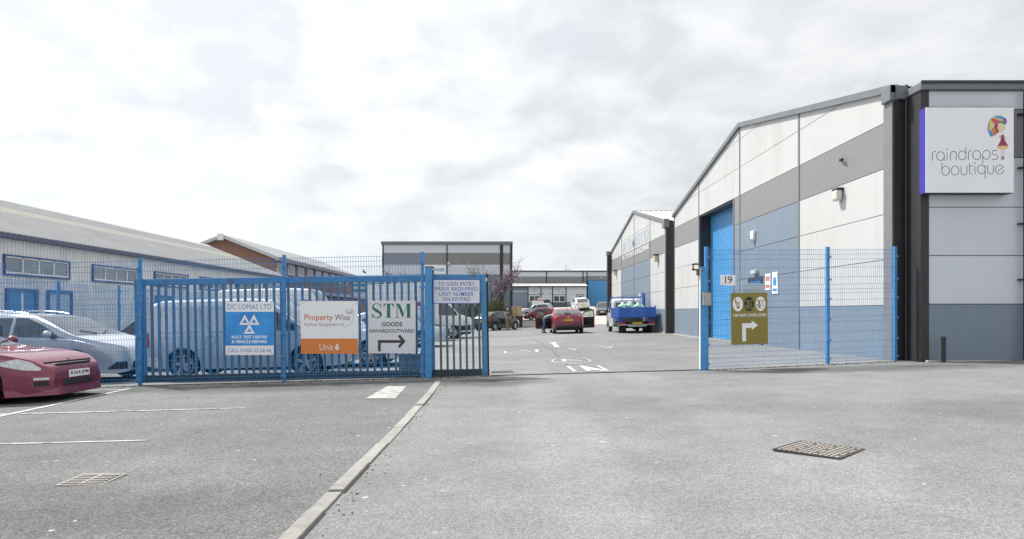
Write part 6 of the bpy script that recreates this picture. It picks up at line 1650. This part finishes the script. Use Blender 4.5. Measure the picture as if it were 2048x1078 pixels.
MB().box((0.122, 0, 1.565), (0.012, 0.05, 0.008)).build('mouth', mat('lips', (0.35, 0.15, 0.13), 0.6), pm)
# person bending into the ruby hatchback
J = {'pelvis': ((0, 0, 0.95), (0.15, 0.14), 4), 'spine': ((0.19, 0, 1.06), (0.14, 0.12), 2), 'chest': ((0.40, 0, 1.13), (0.165, 0.125), 2), 'neckb': ((0.55, 0, 1.15), 0.062, 2), 'headb': ((0.61, 0, 1.15), 0.058, 0), 'head': ((0.70, 0, 1.13), (0.085, 0.09), 1), 'crown': ((0.76, 0, 1.12), 0.065, 1), 'nose': ((0.72, 0, 1.02), 0.014, 0)}
E = [('pelvis', 'spine'), ('spine', 'chest'), ('chest', 'neckb'), ('neckb', 'headb'), ('headb', 'head'), ('head', 'crown'), ('head', 'nose')]
for n, sg in (('l', 1), ('r', -1)):
    J[n + 'sh'] = ((0.46, sg * 0.18, 1.12), 0.062, 2); J[n + 'el'] = ((0.52, sg * 0.22, 0.86), 0.046, 2); J[n + 'wrist'] = ((0.66, sg * 0.14, 0.72), (0.03, 0.026), 0)
    E += [('chest', n + 'sh'), (n + 'sh', n + 'el'), (n + 'el', n + 'wrist')]
    hand(J, E, n, J[n + 'wrist'][0], (0.8, 0, -0.4), (0, -sg, 0.2), 0, (0, 0, -1))
    st_ = 0.10 * sg
    J[n + 'hip'] = ((-0.01, sg * 0.09, 0.88), 0.102, 4); J[n + 'kn'] = ((0.03 + st_ * 0.5, sg * 0.10, 0.49), 0.068, 4); J[n + 'an'] = ((-0.06 + st_, sg * 0.11, 0.10), 0.05, 4); J[n + 'toe'] = ((0.10 + st_, sg * 0.13, 0.04), 0.039, 5)
    E += [('pelvis', n + 'hip'), (n + 'hip', n + 'kn'), (n + 'kn', n + 'an'), (n + 'an', n + 'toe')]
person('person in blue jeans bending into the open door of the ruby hatchback', cxh - 1.32, cyh + 0.30, 12, J, E, [M_skin, M_hairb, M_top, M_top, M_jeans, M_shoe])

# ================================================================ YARD CLUTTER
# stack of pallets with a leaning sheet of ply
px0, py0 = (1033 - CX) / F_PX * 63.0, 63.0
pal = MB()
for yy in (-0.55, 0.0, 0.55): pal.box((0, yy, 0.045), (0.8, 0.10, 0.075))
for i in range(5): pal.box((-0.34 + i * 0.17, 0, 0.0945), (0.11, 1.2, 0.02))
for i in range(3): pal.box((-0.34 + i * 0.34, 0, 0.0075), (0.10, 1.2, 0.015))
pal_me = pal.mesh('wooden_pallet', M_timber)
for i in range(17):
    o = place('wooden_pallet', pal_me, None, (px0 + rnd.uniform(-0.03, 0.03), py0 + rnd.uniform(-0.03, 0.03), g(px0, py0) + i * 0.111), (0, 0, R(8 + rnd.uniform(-2, 2))))
    tag(o, 'wooden pallet in the tall stack at the corner of the grey unit', 'pallet', 'stacked wooden pallets')
pl = MB().box((0, 0, 0.93), (0.42, 0.018, 1.80)).build('plywood_sheet', M_ply)
pl.location = (px0 + 0.26, py0 - 0.70, g(px0, py0)); pl.rotation_euler = (R(-3), 0, R(4)); tag(pl, 'pale plywood sheet leaning on the stack of pallets', 'board')
def bin_(label, x, y, rz, h=1.05):
    b = thing('wheelie_bin', label, 'bin', (x, y, g(x, y)), rz, 'dark wheeled bins')
    s = h / 1.05
    mb = MB(); v = [(-0.22, -0.26, 0.08), (0.22, -0.26, 0.08), (0.22, 0.22, 0.08), (-0.22, 0.22, 0.08), (-0.28, -0.34, 0.98), (0.28, -0.34, 0.98), (0.28, 0.34, 0.98), (-0.28, 0.34, 0.98)]
    mb.add([(a * s, c_ * s, e_ * s) for a, c_, e_ in v], [(0, 3, 2, 1), (4, 5, 6, 7), (0, 1, 5, 4), (1, 2, 6, 5), (2, 3, 7, 6), (3, 0, 4, 7)]); mb.build('bin_body', M_blackp, b, bevel=0.02)
    MB().slab([(-0.38 * s, 0.99 * s), (0.36 * s, 0.99 * s), (0.36 * s, 1.05 * s), (-0.1 * s, 1.08 * s), (-0.38 * s, 1.03 * s)], lambda u_, v2, t_: (t_, u_, v2), -0.29 * s, 0.29 * s).build('lid', M_blackp, b, bevel=0.01)
    for sg in (1, -1): MB().lathe([(0.0, -0.02), (0.1 * s, -0.02), (0.1 * s, 0.02), (0, 0.02)], 14, 'X', (sg * 0.24 * s, 0.27 * s, 0.1 * s)).build('wheel', M_black, b)
bin_('dark wheeled bin at the foot of the pallet stack', (1038.5 - CX) / F_PX * 61.0, 61.0, R(10))
bin_('dark wheeled bin beside the office windows, nearer the pallets', (1091.5 - CX) / F_PX * 108.0, 108.0, R(5), 1.25)
bin_('dark wheeled bin beside the office windows, nearer the white off-roader', (1096 - CX) / F_PX * 108.5, 108.5, R(-5), 1.2)
# flat trailer with white boards and a red stripe behind the far silver car
tx2, ty2 = (1079 - CX) / F_PX * 104.0, 104.0
t_ = thing('flat_trailer', 'white flat trailer with red striped boards behind the far silver car', 'trailer', (tx2, ty2, g(tx2, ty2)), R(4))
MB().box2((-1.1, -0.6, 0.55), (0.8, 0.6, 0.75)).build('deck', M_vwhite, t_); MB().box2((-1.05, -0.62, 0.78), (0.55, 0.55, 1.12)).build('load_board', M_vwhite, t_, bevel=0.02); MB().box2((-0.7, -0.64, 1.13), (0.8, 0.5, 1.24)).build('load_board', M_red2, t_); MB().box2((-0.3, -0.5, 1.25), (0.75, 0.5, 1.5)).build('load_board', M_vwhite, t_, bevel=0.02)
for xx_ in (-0.4, 0.35):
    for sg in (1, -1): wheel(t_, xx_, sg * 0.66, 0.27, 0.16, 0.6, 6, True)
# grey cabinet low behind the goods board
gc = thing('cable_cabinet', 'low grey metal cabinet behind the foot of the gate', 'cabinet', (-1.98, 14.4, g(-1.98, 14.4)))
MB().box2((-0.22, -0.18, 0), (0.22, 0.18, 0.42)).build('case', mat('cabinet_grey', (0.13, 0.14, 0.15), 0.5), gc, bevel=0.01); MB().box2((-0.24, -0.2, 0.421), (0.24, 0.2, 0.45)).build('lid', mat('cabinet_lid', (0.55, 0.56, 0.55), 0.5), gc, bevel=0.008)
# bird on the gate rail
bd = MB().ball((0, 0, 0.05), (0.055, 0.03, 0.032), 10, 7).ball((0.05, 0, 0.085), 0.02, 8, 6).tube([(-0.04, 0, 0.05), (-0.11, 0, 0.03)], [0.02, 0.008], 6).tube([(0.068, 0, 0.085), (0.085, 0, 0.082)], [0.006, 0.001], 5).tube([(0, 0.008, 0.03), (0.0, 0.01, 0)], 0.003, 4).tube([(0, -0.008, 0.03), (0.0, -0.01, 0)], 0.003, 4).build('bird', mat('feathers_dark', (0.03, 0.028, 0.03), 0.7), smooth=60)
bp_ = at(727, 546.4, 13.57); bd.location = bp_; bd.scale = (0.6, 0.6, 0.6); bd.rotation_euler = (0, R(-25), R(160)); tag(bd, 'small dark bird perched on the gate top rail', 'bird')

# ================================================================ TREES AND SHRUBS
M_bark = mat('bark', (0.075, 0.055, 0.05), 0.9, var=0.3, vscale=8)
M_blos = mat('blossom_pink', (0.46, 0.34, 0.41), 0.8, var=0.2, vscale=5)
M_blos2 = mat('leaf_purple', (0.13, 0.06, 0.10), 0.8, var=0.2, vscale=5)
M_leafg = mat('leaf_green', (0.085, 0.12, 0.035), 0.7, var=0.3, vscale=5)
M_leafd = mat('leaf_dark', (0.035, 0.06, 0.022), 0.7, var=0.3, vscale=5)
M_leafy = mat('leaf_yellow_green', (0.20, 0.20, 0.05), 0.7, var=0.3, vscale=5)
def leaf(mb, r_, p, s, m):
    a, c_ = r_.uniform(0, 6.28), r_.uniform(-1, 1)
    n = Vector((math.cos(a), math.sin(a), c_)).normalized(); t_ = n.orthogonal().normalized(); u_ = n.cross(t_)
    p = Vector(p); mb.add([p - t_ * s, p + u_ * s * 0.6, p + t_ * s, p - u_ * s * 0.6], [(0, 1, 2, 3)], m)
def branchy(name, label, x, y, h, spread, n_limb, leaves, mats_, seed, cat, size=(0.03, 0.07), weights=None, depth=3, lean=0.0):
    r_ = random.Random(seed); b = thing(name, label, cat, (x, y, g(x, y) - 0.03))
    wood = MB(); tips = []
    def grow(p, d, ln, rad, lev):
        q = [p]; rr_ = [rad]; cur = Vector(p); dv = Vector(d)
        for i in range(4):
            dv = (dv + Vector((r_.gauss(0, 0.16), r_.gauss(0, 0.16), r_.gauss(0.05, 0.10)))).normalized(); cur = cur + dv * ln / 4; q.append(cur.copy()); rr_.append(rad * (1 - 0.16 * (i + 1)))
            if lev <= 1: tips.append((cur.copy(), lev))
        wood.tube(q, rr_, 5 if lev < 2 else 7, cap=False)
        if lev > 0:
            for k in range(3 if lev > 1 else 4):
                pp = q[r_.choice((2, 3, 4))]; a = r_.uniform(0, 6.28); sp = r_.uniform(0.35, 0.8)
                grow(pp, (dv + Vector((math.cos(a), math.sin(a), 0)) * sp * spread).normalized(), ln * r_.uniform(0.55, 0.75), rad * 0.5, lev - 1)
    for k in range(n_limb):
        a = 6.28 * k / n_limb + r_.uniform(-0.4, 0.4)
        grow(Vector((r_.uniform(-0.06, 0.06), r_.uniform(-0.06, 0.06), 0)), Vector((math.cos(a) * 0.35 * spread + lean, math.sin(a) * 0.35 * spread, 1)).normalized(), h * 0.55, 0.02 * h, depth)
    wood.build('trunk', M_bark, b, smooth=60, fix=False)
    cr_ = MB()
    for _ in range(leaves):
        p, lev = r_.choice(tips)
        cl = 0.10 * h * 0.35
        leaf(cr_, r_, p + Vector((r_.gauss(0, cl), r_.gauss(0, cl), r_.gauss(0, cl))), r_.uniform(*size), r_.choices(range(len(mats_)), weights)[0])
    cr_.build('crown', mats_, b, fix=False)
    return b
branchy('blossom_tree', 'small tree with pink blossom against the grey unit', (982 - CX) / F_PX * 62.0, 62.0, 5.2, 0.75, 4, 1700, [M_blos, M_blos2, M_blos], 5, 'tree', (0.035, 0.075), [3, 3, 1])
branchy('blossom_tree', 'bare-twigged blossom tree behind the goods signboard', (806 - CX) / F_PX * 60.0, 60.0, 4.6, 0.9, 4, 1500, [M_blos2, M_blos], 9, 'tree', (0.03, 0.06), [3, 2])
def shrub(label, x, y, w, h, n, mats_, weights, seed):
    r_ = random.Random(seed); b = thing('shrub', label, 'shrub', (x, y, g(x, y) - 0.02))
    st_ = MB(); tips = []
    for k in range(16):
        a = r_.uniform(0, 6.28); q = [Vector((0, 0, 0))]; e_ = Vector((math.cos(a) * w * r_.uniform(0.2, 1), math.sin(a) * w * 0.7 * r_.uniform(0.2, 1), h * r_.uniform(0.6, 1.0)))
        for i in range(1, 5): q.append(e_ * (i / 4) ** 1.0 + Vector((r_.gauss(0, 0.05), r_.gauss(0, 0.05), 0))); tips.append(q[-1]) if i > 1 else None
        st_.tube(q, [0.02, 0.016, 0.012, 0.008, 0.004], 5, cap=False)
    st_.build('stem', M_bark, b, fix=False); cr_ = MB()
    for _ in range(n):
        p = r_.choice(tips); leaf(cr_, r_, p + Vector((r_.gauss(0, w * 0.16), r_.gauss(0, w * 0.14), r_.gauss(0, h * 0.13))), r_.uniform(0.03, 0.075), r_.choices(range(len(mats_)), weights)[0])
    cr_.build('foliage', mats_, b, fix=False)
shrub('yellow-green shrub under the blossom tree', (985 - CX) / F_PX * 60.5, 60.5, 1.0, 2.3, 3600, [M_leafg, M_leafy, M_leafd], [3, 2, 2], 21)
shrub('dark green shrub behind the black hatchback', (1002 - CX) / F_PX * 61.0, 61.0, 0.85, 1.75, 2600, [M_leafd, M_leafg], [3, 2], 22)
shrub('dark green shrub behind the gate end and box van', (949 - CX) / F_PX * 60.0, 60.0, 1.3, 2.2, 3200, [M_leafd, M_leafg, M_blos2], [3, 2, 1], 23)
shrub('dark shrub at the foot of the grey unit behind the gate', (905 - CX) / F_PX * 61.0, 61.0, 1.5, 1.9, 2600, [M_leafd, M_leafg], [3, 1], 24)
